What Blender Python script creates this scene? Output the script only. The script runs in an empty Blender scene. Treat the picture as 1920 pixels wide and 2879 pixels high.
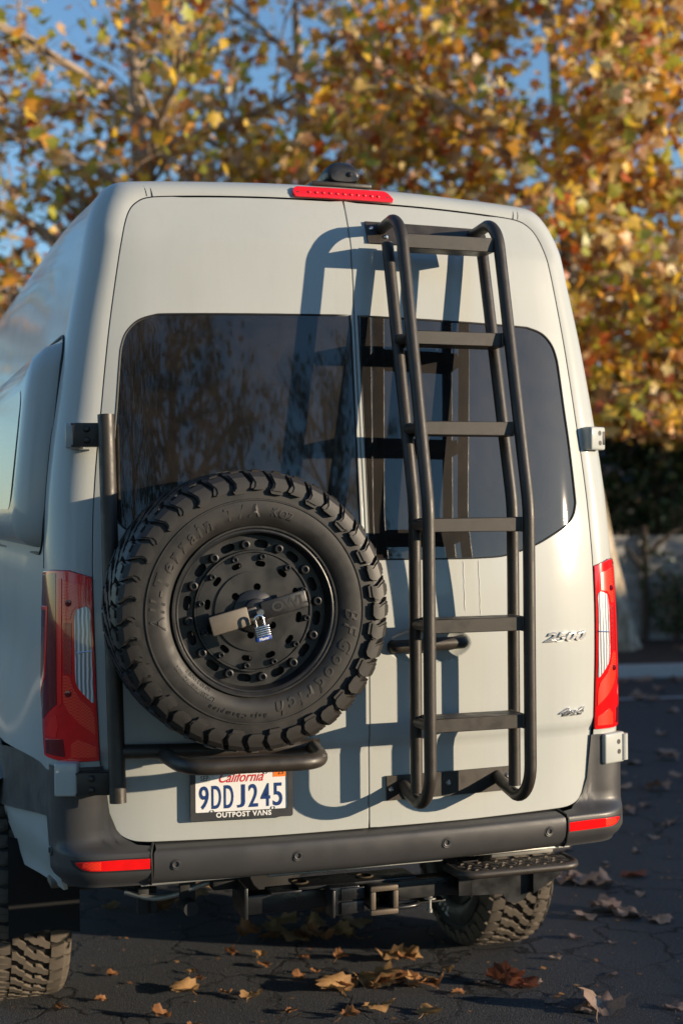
import bpy, bmesh, math, random
import numpy as np
from mathutils import Vector, Matrix, Quaternion
from mathutils.geometry import delaunay_2d_cdt

random.seed(11)
rng = np.random.default_rng(5)
rad = math.radians
scene = bpy.context.scene
col = scene.collection

# ------------------------------------------------------------------ camera
YAW, PITCH, ROLL = 0.323212, -0.0028028, -0.0078227
CAM = Vector((-1.5109, -4.2504, 1.8420))
fw = Vector((math.sin(YAW) * math.cos(PITCH), math.cos(YAW) * math.cos(PITCH), math.sin(PITCH)))
rt0 = Vector((math.cos(YAW), -math.sin(YAW), 0))
up0 = rt0.cross(fw)
rt = rt0 * math.cos(ROLL) + up0 * math.sin(ROLL)
upv = up0 * math.cos(ROLL) - rt0 * math.sin(ROLL)
cam_data = bpy.data.cameras.new("camera")
cam = bpy.data.objects.new("camera", cam_data)
col.objects.link(cam)
m = Matrix.Identity(4)
for i in range(3):
    m[i][0], m[i][1], m[i][2], m[i][3] = rt[i], upv[i], -fw[i], CAM[i]
cam.matrix_world = m
cam_data.sensor_fit = 'HORIZONTAL'
cam_data.sensor_width = 24.0
cam_data.lens = 50.0
cam_data.clip_end = 2000
cam_data.clip_start = 0.05
cam_data.dof.use_dof = True
cam_data.dof.focus_distance = 4.45
cam_data.dof.aperture_fstop = 2.0
scene.camera = cam

# ------------------------------------------------------------------ light
SUN_AZ, SUN_EL = 54.5, 9.8           # degrees from -Y towards +X, elevation
sd = Vector((math.sin(rad(SUN_AZ)) * math.cos(rad(SUN_EL)), -math.cos(rad(SUN_AZ)) * math.cos(rad(SUN_EL)), math.sin(rad(SUN_EL))))
world = bpy.data.worlds.new("World")
scene.world = world
world.use_nodes = True
wn = world.node_tree.nodes
wl = world.node_tree.links
wn.clear()
sky = wn.new("ShaderNodeTexSky")
sky.sky_type = 'NISHITA'
sky.sun_disc = False
sky.sun_elevation = rad(SUN_EL)
sky.sun_rotation = math.atan2(sd.x, sd.y)
sky.air_density = 1.0
sky.dust_density = 0.0
sky.ozone_density = 3.2
bg = wn.new("ShaderNodeBackground")
bg.inputs[1].default_value = 0.14
wo = wn.new("ShaderNodeOutputWorld")
wl.new(sky.outputs[0], bg.inputs[0])
wl.new(bg.outputs[0], wo.inputs[0])
sun_data = bpy.data.lights.new("sun", 'SUN')
sun_data.energy = 4.7
sun_data.angle = rad(0.5)
sun_data.color = (1.0, 0.81, 0.58)
sun = bpy.data.objects.new("sun", sun_data)
col.objects.link(sun)
sun.rotation_euler = sd.to_track_quat('Z', 'Y').to_euler()
sun.location = (20, -15, 12)

vs = scene.view_settings
vs.view_transform = 'Standard'
vs.look = 'None'
vs.gamma = 1.0
vs.use_curve_mapping = False
vs.exposure = 0.66
scene.cycles.use_denoising = True
scene.cycles.max_bounces = 8
scene.cycles.transparent_max_bounces = 8
scene.cycles.sample_clamp_indirect = 6.0

# ------------------------------------------------------------------ materials
MATS = {}


def new_mat(name):
    mt = bpy.data.materials.new(name)
    mt.use_nodes = True
    nt = mt.node_tree
    b = nt.nodes["Principled BSDF"]
    MATS[name] = mt
    return mt, nt, b


def mat(name, base, rough=0.5, metal=0.0, spec=0.5, coat=0.0, coat_rough=0.04, var=None, bump=None, rvar=None):
    mt, nt, b = new_mat(name)
    b.inputs["Base Color"].default_value = (*base, 1)
    b.inputs["Roughness"].default_value = rough
    b.inputs["Metallic"].default_value = metal
    b.inputs["Specular IOR Level"].default_value = spec
    b.inputs["Coat Weight"].default_value = coat
    b.inputs["Coat Roughness"].default_value = coat_rough
    tc = nt.nodes.new("ShaderNodeTexCoord")
    if var:
        scale, amt = var
        n = nt.nodes.new("ShaderNodeTexNoise")
        n.inputs["Scale"].default_value = scale
        n.inputs["Detail"].default_value = 6
        n.inputs["Roughness"].default_value = 0.65
        nt.links.new(tc.outputs["Object"], n.inputs["Vector"])
        mx = nt.nodes.new("ShaderNodeMixRGB")
        mx.inputs[1].default_value = (*[c * (1 - amt) for c in base], 1)
        mx.inputs[2].default_value = (*[min(1, c * (1 + amt)) for c in base], 1)
        nt.links.new(n.outputs["Fac"], mx.inputs[0])
        nt.links.new(mx.outputs[0], b.inputs["Base Color"])
    if rvar:
        scale, lo, hi = rvar
        n = nt.nodes.new("ShaderNodeTexNoise")
        n.inputs["Scale"].default_value = scale
        n.inputs["Detail"].default_value = 5
        nt.links.new(tc.outputs["Object"], n.inputs["Vector"])
        mr = nt.nodes.new("ShaderNodeMapRange")
        mr.inputs[1].default_value = 0.35
        mr.inputs[2].default_value = 0.65
        mr.inputs[3].default_value = lo
        mr.inputs[4].default_value = hi
        nt.links.new(n.outputs["Fac"], mr.inputs[0])
        nt.links.new(mr.outputs[0], b.inputs["Roughness"])
    if bump:
        scale, strength, dist = bump
        n = nt.nodes.new("ShaderNodeTexNoise")
        n.inputs["Scale"].default_value = scale
        n.inputs["Detail"].default_value = 4
        nt.links.new(tc.outputs["Object"], n.inputs["Vector"])
        bp = nt.nodes.new("ShaderNodeBump")
        bp.inputs["Strength"].default_value = strength
        bp.inputs["Distance"].default_value = dist
        nt.links.new(n.outputs["Fac"], bp.inputs["Height"])
        nt.links.new(bp.outputs[0], b.inputs["Normal"])
    return mt


# car paint: pale stone grey, clear coat, fine dust speckle
def paint_mat():
    mt, nt, b = new_mat("paint")
    tc = nt.nodes.new("ShaderNodeTexCoord")
    n1 = nt.nodes.new("ShaderNodeTexNoise"); n1.inputs["Scale"].default_value = 3.0; n1.inputs["Detail"].default_value = 5
    n2 = nt.nodes.new("ShaderNodeTexNoise"); n2.inputs["Scale"].default_value = 260.0; n2.inputs["Detail"].default_value = 2
    for n in (n1, n2):
        nt.links.new(tc.outputs["Object"], n.inputs["Vector"])
    r1 = nt.nodes.new("ShaderNodeMapRange"); r1.inputs[1].default_value = .3; r1.inputs[2].default_value = .7; r1.inputs[3].default_value = 0; r1.inputs[4].default_value = 1
    nt.links.new(n1.outputs["Fac"], r1.inputs[0])
    mx = nt.nodes.new("ShaderNodeMixRGB")
    mx.inputs[1].default_value = (.400, .422, .408, 1)
    mx.inputs[2].default_value = (.436, .454, .436, 1)
    nt.links.new(r1.outputs[0], mx.inputs[0])
    sp = nt.nodes.new("ShaderNodeMapRange"); sp.inputs[1].default_value = .66; sp.inputs[2].default_value = .76; sp.inputs[3].default_value = 0; sp.inputs[4].default_value = .32
    nt.links.new(n2.outputs["Fac"], sp.inputs[0])
    mx2 = nt.nodes.new("ShaderNodeMixRGB"); mx2.inputs[2].default_value = (.60, .58, .52, 1)
    nt.links.new(sp.outputs[0], mx2.inputs[0]); nt.links.new(mx.outputs[0], mx2.inputs[1])
    mp = nt.nodes.new("ShaderNodeMapping"); mp.inputs["Scale"].default_value = (46, 46, 1.6)
    nt.links.new(tc.outputs["Object"], mp.inputs["Vector"])
    n3 = nt.nodes.new("ShaderNodeTexNoise"); n3.inputs["Scale"].default_value = 1.0; n3.inputs["Detail"].default_value = 5; n3.inputs["Roughness"].default_value = .6
    nt.links.new(mp.outputs[0], n3.inputs["Vector"])
    st = nt.nodes.new("ShaderNodeMapRange"); st.inputs[1].default_value = .50; st.inputs[2].default_value = .78; st.inputs[3].default_value = 0; st.inputs[4].default_value = .14
    nt.links.new(n3.outputs["Fac"], st.inputs[0])
    mx3 = nt.nodes.new("ShaderNodeMixRGB"); mx3.inputs[2].default_value = (.33, .32, .29, 1)
    nt.links.new(st.outputs[0], mx3.inputs[0]); nt.links.new(mx2.outputs[0], mx3.inputs[1])
    nt.links.new(mx3.outputs[0], b.inputs["Base Color"])
    rr = nt.nodes.new("ShaderNodeMapRange"); rr.inputs[1].default_value = .3; rr.inputs[2].default_value = .7; rr.inputs[3].default_value = .05; rr.inputs[4].default_value = .16
    nt.links.new(n1.outputs["Fac"], rr.inputs[0]); nt.links.new(rr.outputs[0], b.inputs["Coat Roughness"])
    b.inputs["Roughness"].default_value = .42
    b.inputs["Specular IOR Level"].default_value = .15
    b.inputs["Coat Weight"].default_value = .5
    bp = nt.nodes.new("ShaderNodeBump"); bp.inputs["Strength"].default_value = .03; bp.inputs["Distance"].default_value = .001
    nt.links.new(n2.outputs["Fac"], bp.inputs["Height"]); nt.links.new(bp.outputs[0], b.inputs["Normal"])
    return mt


paint_mat()


def glass_mat():
    # privacy glass: near-black tint under a thin uneven film of dust
    mt, nt, b = new_mat("glass")
    tc = nt.nodes.new("ShaderNodeTexCoord")
    n1 = nt.nodes.new("ShaderNodeTexNoise"); n1.inputs["Scale"].default_value = 5.5; n1.inputs["Detail"].default_value = 8; n1.inputs["Roughness"].default_value = .72
    n1.inputs["Distortion"].default_value = .6
    n2 = nt.nodes.new("ShaderNodeTexNoise"); n2.inputs["Scale"].default_value = 320; n2.inputs["Detail"].default_value = 2
    for n in (n1, n2):
        nt.links.new(tc.outputs["Object"], n.inputs["Vector"])
    r1 = nt.nodes.new("ShaderNodeMapRange"); r1.inputs[1].default_value = .36; r1.inputs[2].default_value = .66
    nt.links.new(n1.outputs["Fac"], r1.inputs[0])
    mx = nt.nodes.new("ShaderNodeMixRGB")
    mx.inputs[1].default_value = (.003, .003, .0034, 1)
    mx.inputs[2].default_value = (.020, .0155, .012, 1)
    nt.links.new(r1.outputs[0], mx.inputs[0])
    sp = nt.nodes.new("ShaderNodeMapRange"); sp.inputs[1].default_value = .64; sp.inputs[2].default_value = .74; sp.inputs[3].default_value = 0; sp.inputs[4].default_value = .35
    nt.links.new(n2.outputs["Fac"], sp.inputs[0])
    mx2 = nt.nodes.new("ShaderNodeMixRGB"); mx2.inputs[2].default_value = (.08, .07, .06, 1)
    nt.links.new(sp.outputs[0], mx2.inputs[0]); nt.links.new(mx.outputs[0], mx2.inputs[1])
    nt.links.new(mx2.outputs[0], b.inputs["Base Color"])
    b.inputs["Roughness"].default_value = .5
    b.inputs["Specular IOR Level"].default_value = .1
    b.inputs["Coat Weight"].default_value = 1.0
    b.inputs["Coat Roughness"].default_value = .02
    b.inputs["Coat IOR"].default_value = 1.64
    tr = nt.nodes.new("ShaderNodeBsdfTransparent"); tr.inputs[0].default_value = (.60, .66, .74, 1)
    ms = nt.nodes.new("ShaderNodeMixShader"); ms.inputs[0].default_value = .12
    nt.links.new(b.outputs[0], ms.inputs[1]); nt.links.new(tr.outputs[0], ms.inputs[2])
    nt.links.new(ms.outputs[0], nt.nodes["Material Output"].inputs[0])
    return mt


glass_mat()
mat("seal", (.008, .008, .009), .6)
mat("powder", (.028, .0225, .0175), .44, spec=.55, bump=(700, .35, .001), var=(14, .28), rvar=(26, .38, .56))
mat("plastic", (.045, .045, .047), .42, spec=.5, bump=(700, .3, .001), var=(6, .18), rvar=(11, .36, .52))
mat("rubber", (.013, .0122, .0115), .50, spec=.5, var=(22, .3), bump=(260, .12, .001), rvar=(18, .42, .62))
mat("tread_clean", (.019, .0172, .0155), .50, var=(60, .35), bump=(300, .2, .001))
mat("tread_dusty", (.105, .088, .070), .85, spec=.2, var=(40, .3), bump=(200, .3, .001))
mat("rim", (.014, .014, .0145), .38, spec=.5, var=(30, .35), rvar=(16, .30, .5))
mat("steel", (.60, .60, .61), .22, 1.0, rvar=(40, .16, .34))
mat("chrome", (.80, .81, .82), .16, 1.0)
mat("plate_white", (.78, .79, .80), .4)
mat("plate_blue", (.010, .040, .17), .45)
mat("plate_red", (.55, .02, .03), .45)
mat("sticker_orange", (.85, .20, .02), .5)
mat("sticker_white", (.72, .72, .68), .5)
mat("ink", (.012, .012, .014), .5)
mat("white_print", (.80, .80, .80), .5)
mat("lock_blue", (.012, .06, .32), .4)
mat("lens_red", (.80, .006, .006), .12, coat=1.0, coat_rough=.02, var=(25, .25))
mat("lens_dark", (.16, .003, .007), .12, coat=1.0, coat_rough=.02, var=(12, .4))
mat("lens_bar", (.90, .010, .008), .2, coat=.8)
mat("housing", (.010, .006, .007), .25, coat=.5)
mat("hitch", (.012, .0125, .014), .34, spec=.5, var=(20, .4), rvar=(14, .25, .5), bump=(120, .12, .001))
mat("rust_steel", (.11, .085, .06), .6, .3, var=(35, .4), bump=(160, .3, .001))
mat("underbody", (.012, .012, .013), .7, var=(8, .4))
mat("lock_plate", (.13, .112, .09), .55, .2, var=(60, .2), bump=(300, .3, .001))
mat("galvanised", (.36, .36, .34), .45, .6, var=(30, .25))
mat("flap", (.010, .010, .011), .7, spec=.25)
def bark_mat():
    mt, nt, b = new_mat("bark")
    tc = nt.nodes.new("ShaderNodeTexCoord")
    mp = nt.nodes.new("ShaderNodeMapping"); mp.inputs["Scale"].default_value = (1, 1, .45)
    nt.links.new(tc.outputs["Object"], mp.inputs["Vector"])
    n = nt.nodes.new("ShaderNodeTexNoise"); n.inputs["Scale"].default_value = 7; n.inputs["Detail"].default_value = 7; n.inputs["Roughness"].default_value = .6; n.inputs["Distortion"].default_value = .8
    nt.links.new(mp.outputs[0], n.inputs["Vector"])
    cr = nt.nodes.new("ShaderNodeValToRGB"); e = cr.color_ramp.elements
    e[0].position = .36; e[0].color = (.16, .12, .085, 1); e[1].position = .66; e[1].color = (.52, .46, .38, 1)
    q = e.new(.46); q.color = (.30, .24, .17, 1); q = e.new(.54); q.color = (.42, .36, .28, 1)
    nt.links.new(n.outputs["Fac"], cr.inputs[0]); nt.links.new(cr.outputs[0], b.inputs["Base Color"])
    b.inputs["Roughness"].default_value = .85
    bp = nt.nodes.new("ShaderNodeBump"); bp.inputs["Strength"].default_value = .8; bp.inputs["Distance"].default_value = .03
    nt.links.new(n.outputs["Fac"], bp.inputs["Height"]); nt.links.new(bp.outputs[0], b.inputs["Normal"])


bark_mat()
mat("twig", (.34, .26, .19), .9, var=(8, .3))
mat("twig_dark", (.075, .058, .045), .9)
mat("curb", (.36, .36, .35), .85, var=(5, .2), bump=(60, .4, .004))
mat("block", (.32, .32, .32), .9, var=(1.7, .35), bump=(90, .5, .004))
mat("mortar", (.15, .15, .15), .95)
mat("fascia", (.50, .51, .53), .7)
mat("roof_shingle", (.10, .10, .12), .9, var=(6, .25))
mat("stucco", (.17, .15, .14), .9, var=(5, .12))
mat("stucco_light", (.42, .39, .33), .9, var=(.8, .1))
mat("soil", (.060, .045, .035), .95, var=(9, .5), bump=(40, .9, .03))
mat("line_paint", (.36, .37, .38), .8, var=(18, .45))


def grid_lens(name, c1, c2, scale):
    # moulded prism lens: fine square facets over a bright reflector
    mt, nt, b = new_mat(name)
    tc = nt.nodes.new("ShaderNodeTexCoord")
    ch = nt.nodes.new("ShaderNodeTexChecker"); ch.inputs["Scale"].default_value = scale
    ch.inputs[1].default_value = (*c1, 1); ch.inputs[2].default_value = (*c2, 1)
    nt.links.new(tc.outputs["Object"], ch.inputs["Vector"])
    nt.links.new(ch.outputs[0], b.inputs["Base Color"])
    b.inputs["Roughness"].default_value = .25
    b.inputs["Coat Weight"].default_value = 1
    b.inputs["Coat Roughness"].default_value = .03
    return mt


grid_lens("lens_grid", (.86, .012, .006), (.95, .06, .02), 210)
grid_lens("lens_strip", (.36, .006, .008), (.52, .010, .010), 120)


def clear_lens():
    mt, nt, b = new_mat("lens_clear")
    tc = nt.nodes.new("ShaderNodeTexCoord")
    wv = nt.nodes.new("ShaderNodeTexWave"); wv.wave_type = 'BANDS'; wv.bands_direction = 'X'
    wv.inputs["Scale"].default_value = 26; wv.inputs["Distortion"].default_value = 1.2; wv.inputs["Detail"].default_value = 1
    nt.links.new(tc.outputs["Object"], wv.inputs["Vector"])
    cr = nt.nodes.new("ShaderNodeValToRGB")
    cr.color_ramp.elements[0].color = (.22, .23, .25, 1); cr.color_ramp.elements[0].position = .3
    cr.color_ramp.elements[1].color = (.85, .87, .90, 1); cr.color_ramp.elements[1].position = .9
    nt.links.new(wv.outputs["Fac"], cr.inputs[0]); nt.links.new(cr.outputs[0], b.inputs["Base Color"])
    b.inputs["Metallic"].default_value = .1
    b.inputs["Roughness"].default_value = .2
    b.inputs["Coat Weight"].default_value = 1
    b.inputs["Coat Roughness"].default_value = .02
    return mt


clear_lens()


def asphalt_mat():
    mt, nt, b = new_mat("asphalt")
    L = nt.links
    tc = nt.nodes.new("ShaderNodeTexCoord")
    big = nt.nodes.new("ShaderNodeTexNoise"); big.inputs["Scale"].default_value = .8; big.inputs["Detail"].default_value = 6
    fine = nt.nodes.new("ShaderNodeTexVoronoi"); fine.inputs["Scale"].default_value = 230
    f2 = nt.nodes.new("ShaderNodeTexNoise"); f2.inputs["Scale"].default_value = 120; f2.inputs["Detail"].default_value = 3
    for n in (big, fine, f2):
        L.new(tc.outputs["Object"], n.inputs["Vector"])
    base = nt.nodes.new("ShaderNodeMixRGB")
    base.inputs[1].default_value = (.025, .029, .036, 1); base.inputs[2].default_value = (.060, .063, .069, 1)
    L.new(big.outputs["Fac"], base.inputs[0])
    spk = nt.nodes.new("ShaderNodeMapRange"); spk.inputs[1].default_value = .54; spk.inputs[2].default_value = .70; spk.inputs[3].default_value = 0; spk.inputs[4].default_value = .6
    L.new(f2.outputs["Fac"], spk.inputs[0])
    m1 = nt.nodes.new("ShaderNodeMixRGB"); m1.inputs[2].default_value = (.20, .18, .155, 1)
    L.new(spk.outputs[0], m1.inputs[0]); L.new(base.outputs[0], m1.inputs[1])
    # cracks
    wob = nt.nodes.new("ShaderNodeTexNoise"); wob.inputs["Scale"].default_value = 6; wob.inputs["Detail"].default_value = 5
    L.new(tc.outputs["Object"], wob.inputs["Vector"])
    add = nt.nodes.new("ShaderNodeMixRGB"); add.blend_type = 'ADD'; add.inputs[0].default_value = .28
    L.new(tc.outputs["Object"], add.inputs[1]); L.new(wob.outputs["Color"], add.inputs[2])
    vr = nt.nodes.new("ShaderNodeTexVoronoi"); vr.feature = 'DISTANCE_TO_EDGE'; vr.inputs["Scale"].default_value = 2.3
    L.new(add.outputs[0], vr.inputs["Vector"])
    ck = nt.nodes.new("ShaderNodeMapRange"); ck.inputs[1].default_value = .006; ck.inputs[2].default_value = .030; ck.inputs[3].default_value = 1; ck.inputs[4].default_value = 0
    L.new(vr.outputs["Distance"], ck.inputs[0])
    msk = nt.nodes.new("ShaderNodeTexNoise"); msk.inputs["Scale"].default_value = .55
    L.new(tc.outputs["Object"], msk.inputs["Vector"])
    mk = nt.nodes.new("ShaderNodeMapRange"); mk.inputs[1].default_value = .36; mk.inputs[2].default_value = .46
    L.new(msk.outputs["Fac"], mk.inputs[0])
    mul = nt.nodes.new("ShaderNodeMath"); mul.operation = 'MULTIPLY'
    L.new(ck.outputs[0], mul.inputs[0]); L.new(mk.outputs[0], mul.inputs[1])
    m2 = nt.nodes.new("ShaderNodeMixRGB"); m2.inputs[2].default_value = (.008, .008, .009, 1)
    L.new(mul.outputs[0], m2.inputs[0]); L.new(m1.outputs[0], m2.inputs[1])
    L.new(m2.outputs[0], b.inputs["Base Color"])
    b.inputs["Roughness"].default_value = .78
    b.inputs["Specular IOR Level"].default_value = .35
    hs = nt.nodes.new("ShaderNodeMath"); hs.operation = 'SUBTRACT'
    L.new(fine.outputs["Distance"], hs.inputs[0]); L.new(mul.outputs[0], hs.inputs[1])
    bp = nt.nodes.new("ShaderNodeBump"); bp.inputs["Strength"].default_value = .6; bp.inputs["Distance"].default_value = .005
    L.new(hs.outputs[0], bp.inputs["Height"]); L.new(bp.outputs[0], b.inputs["Normal"])
    return mt


asphalt_mat()


def leaf_mat(name, stops, trans=.42):
    mt = bpy.data.materials.new(name); mt.use_nodes = True; MATS[name] = mt
    nt = mt.node_tree; nt.nodes.clear(); L = nt.links
    g = nt.nodes.new("ShaderNodeNewGeometry")
    cr = nt.nodes.new("ShaderNodeValToRGB"); cr.color_ramp.interpolation = 'CONSTANT'
    while len(cr.color_ramp.elements) < len(stops):
        cr.color_ramp.elements.new(.5)
    for e, (p, c) in zip(cr.color_ramp.elements, stops):
        e.position = p; e.color = (*c, 1)
    L.new(g.outputs["Random Per Island"], cr.inputs[0])
    tc = nt.nodes.new("ShaderNodeTexCoord")
    n = nt.nodes.new("ShaderNodeTexNoise"); n.inputs["Scale"].default_value = 18; n.inputs["Detail"].default_value = 4
    L.new(tc.outputs["Object"], n.inputs["Vector"])
    hv = nt.nodes.new("ShaderNodeHueSaturation")
    mr = nt.nodes.new("ShaderNodeMapRange"); mr.inputs[3].default_value = .55; mr.inputs[4].default_value = 1.4
    L.new(n.outputs["Fac"], mr.inputs[0]); L.new(mr.outputs[0], hv.inputs["Value"]); L.new(cr.outputs[0], hv.inputs["Color"])
    d = nt.nodes.new("ShaderNodeBsdfDiffuse"); t = nt.nodes.new("ShaderNodeBsdfTranslucent")
    gl = nt.nodes.new("ShaderNodeBsdfGlossy"); gl.inputs["Roughness"].default_value = .45
    L.new(hv.outputs[0], d.inputs[0]); L.new(hv.outputs[0], t.inputs[0])
    m1 = nt.nodes.new("ShaderNodeMixShader"); m1.inputs[0].default_value = trans
    L.new(d.outputs[0], m1.inputs[1]); L.new(t.outputs[0], m1.inputs[2])
    m2 = nt.nodes.new("ShaderNodeMixShader"); m2.inputs[0].default_value = .05
    L.new(m1.outputs[0], m2.inputs[1]); L.new(gl.outputs[0], m2.inputs[2])
    o = nt.nodes.new("ShaderNodeOutputMaterial"); L.new(m2.outputs[0], o.inputs[0])
    return mt


leaf_mat("autumn_leaf", [(0, (.80, .52, .05)), (.20, (.70, .33, .04)), (.33, (.30, .14, .05)), (.43, (.62, .40, .20)),
                         (.54, (.40, .40, .05)), (.72, (.44, .18, .05)), (.82, (.78, .58, .22)), (.94, (.50, .12, .03))])
leaf_mat("green_leaf", [(0, (.035, .070, .020)), (.4, (.050, .095, .026)), (.75, (.075, .115, .034)), (.93, (.15, .16, .05))], .25)
leaf_mat("fallen_leaf", [(0, (.44, .22, .07)), (.25, (.36, .17, .06)), (.5, (.46, .27, .12)), (.75, (.30, .14, .06))], .2)
leaf_mat("fallen_leaf_pale", [(0, (.34, .24, .18)), (.35, (.26, .17, .13)), (.7, (.30, .21, .16))], .15)
leaf_mat("fallen_leaf_red", [(0, (.22, .075, .04))], .25)


# ------------------------------------------------------------------ geometry helpers
def link(o, parent=None):
    col.objects.link(o)
    if parent:
        o.parent = parent
    return o


def tag(o, label=None, cat=None, group=None, kind=None):
    if label: o["label"] = label
    if cat: o["category"] = cat
    if group: o["group"] = group
    if kind: o["kind"] = kind
    return o


def empty(name, loc=(0, 0, 0), rot=(0, 0, 0)):
    o = bpy.data.objects.new(name, None)
    o.empty_display_size = .2
    o.location = loc
    o.rotation_euler = rot
    return link(o)


class MB:
    def __init__(self):
        self.v = []
        self.f = []

    def add(self, vs_, fs_):
        k = len(self.v)
        self.v += [tuple(p) for p in vs_]
        self.f += [tuple(i + k for i in f) for f in fs_]
        return self

    def bm(self, bm, mtx=None):
        bm.verts.index_update()
        self.add([(mtx @ v.co if mtx else v.co) for v in bm.verts], [[v.index for v in f.verts] for f in bm.faces])
        bm.free()
        return self

    def box(self, c, s, bev=0.0, rot=None, seg=2):
        bm = bmesh.new()
        bmesh.ops.create_cube(bm, size=1)
        bmesh.ops.scale(bm, vec=s, verts=bm.verts)
        if bev:
            bmesh.ops.bevel(bm, geom=bm.edges[:], offset=bev, segments=seg, affect='EDGES', profile=.5)
        mt = Matrix.Translation(c)
        if rot:
            mt = mt @ rot.to_4x4()
        return self.bm(bm, mt)

    def tube(self, path, r, n=14, cap=True):
        P = [Vector(p) for p in path]
        rr = r if isinstance(r, (list, tuple)) else [r] * len(P)
        vs_, fs_ = [], []
        t = (P[1] - P[0]).normalized()
        a = Vector((0, 0, 1)) if abs(t.z) < .9 else Vector((1, 0, 0))
        nrm = t.cross(a).normalized()
        for i, p in enumerate(P):
            t2 = (P[min(i + 1, len(P) - 1)] - P[max(i - 1, 0)]).normalized()
            nrm = (nrm - t2 * nrm.dot(t2)).normalized()
            bn = t2.cross(nrm)
            for k in range(n):
                w = 2 * math.pi * k / n
                vs_.append(p + (nrm * math.cos(w) + bn * math.sin(w)) * rr[i])
        for i in range(len(P) - 1):
            for k in range(n):
                fs_.append((i * n + k, i * n + (k + 1) % n, (i + 1) * n + (k + 1) % n, (i + 1) * n + k))
        if cap:
            fs_.append(tuple(range(n))[::-1])
            fs_.append(tuple((len(P) - 1) * n + k for k in range(n)))
        return self.add(vs_, fs_)

    def lathe(self, prof, n=64, mtx=None, closed=False):
        # profile of (r, y) turned about Y
        vs_, fs_ = [], []
        for k in range(n):
            w = 2 * math.pi * k / n
            for r, y in prof:
                p = Vector((r * math.cos(w), y, r * math.sin(w)))
                vs_.append(mtx @ p if mtx else p)
        q = len(prof)
        for k in range(n):
            for j in range(q - 1 if not closed else q):
                a, b2 = k * q + j, k * q + (j + 1) % q
                c, d = ((k + 1) % n) * q + (j + 1) % q, ((k + 1) % n) * q + j
                fs_.append((a, b2, c, d))
        return self.add(vs_, fs_)

    def prism(self, poly, F, d0, d1):
        # poly: list of (a,b); F(a,b,d)->point; extruded from d0 to d1
        n = len(poly)
        vs_ = [F(a, b, d0) for a, b in poly] + [F(a, b, d1) for a, b in poly]
        fs_ = [tuple(range(n)), tuple(range(2 * n - 1, n - 1, -1))]
        for i in range(n):
            j = (i + 1) % n
            fs_.append((i, i + n, j + n, j))
        return self.add(vs_, fs_)

    def mesh(self, name, material=None, ang=38, fix=True):
        me = bpy.data.meshes.new(name)
        me.from_pydata(self.v, [], self.f)
        if fix:
            bm = bmesh.new(); bm.from_mesh(me)
            bmesh.ops.recalc_face_normals(bm, faces=bm.faces)
            bm.to_mesh(me); bm.free()
        me.polygons.foreach_set("use_smooth", [True] * len(me.polygons))
        me.set_sharp_from_angle(angle=rad(ang))
        if material:
            me.materials.append(MATS[material])
        return me

    def build(self, name, material, parent=None, ang=38, fix=True):
        o = bpy.data.objects.new(name, self.mesh(name, material, ang, fix))
        return link(o, parent)


def inst(name, me, parent, mtx):
    o = bpy.data.objects.new(name, me)
    link(o, parent)
    o.matrix_local = mtx
    return o


def fillet(pts, r, seg=8):
    P = [Vector(p) for p in pts]
    out = [P[0]]
    for i in range(1, len(P) - 1):
        a, b, c = P[i - 1], P[i], P[i + 1]
        ra = r[i] if isinstance(r, (list, tuple)) else r
        d1 = (a - b); d2 = (c - b)
        l = min(ra, d1.length * .49, d2.length * .49)
        p1 = b + d1.normalized() * l
        p2 = b + d2.normalized() * l
        for k in range(seg + 1):
            t = k / seg
            out.append(p1 * (1 - t) ** 2 + b * 2 * t * (1 - t) + p2 * t * t)
    out.append(P[-1])
    return out


def catmull(pts, k):
    P = [Vector(p) for p in pts]
    out = []
    for i in range(len(P) - 1):
        p0, p1, p2, p3 = P[max(i - 1, 0)], P[i], P[i + 1], P[min(i + 2, len(P) - 1)]
        for j in range(k):
            t = j / k
            out.append(.5 * ((2 * p1) + (p2 - p0) * t + (2 * p0 - 5 * p1 + 4 * p2 - p3) * t * t + (3 * p1 - p0 - 3 * p2 + p3) * t ** 3))
    out.append(P[-1])
    return out


def inside(poly, x, y):
    c = False
    j = len(poly) - 1
    for i in range(len(poly)):
        xi, yi = poly[i]; xj, yj = poly[j]
        if (yi > y) != (yj > y) and x < (xj - xi) * (y - yi) / (yj - yi) + xi:
            c = not c
        j = i
    return c


def resample(poly, step, closed=True):
    out = []
    n = len(poly)
    for i in range(n if closed else n - 1):
        a = Vector(poly[i]); b = Vector(poly[(i + 1) % n])
        k = max(1, int(math.ceil((b - a).length / step)))
        for j in range(k):
            out.append(tuple(a.lerp(b, j / k)))
    if not closed:
        out.append(tuple(poly[-1]))
    return out


def smooth_poly(poly, k=6):
    n = len(poly)
    P = [Vector(p) for p in poly]
    out = []
    for i in range(n):
        p0, p1, p2, p3 = P[i - 1], P[i], P[(i + 1) % n], P[(i + 2) % n]
        for j in range(k):
            t = j / k
            out.append(tuple(.5 * ((2 * p1) + (p2 - p0) * t + (2 * p0 - 5 * p1 + 4 * p2 - p3) * t * t + (3 * p1 - p0 - 3 * p2 + p3) * t ** 3)))
    return out


CENTRE = Vector((0, 2.2, 1.6))


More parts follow.
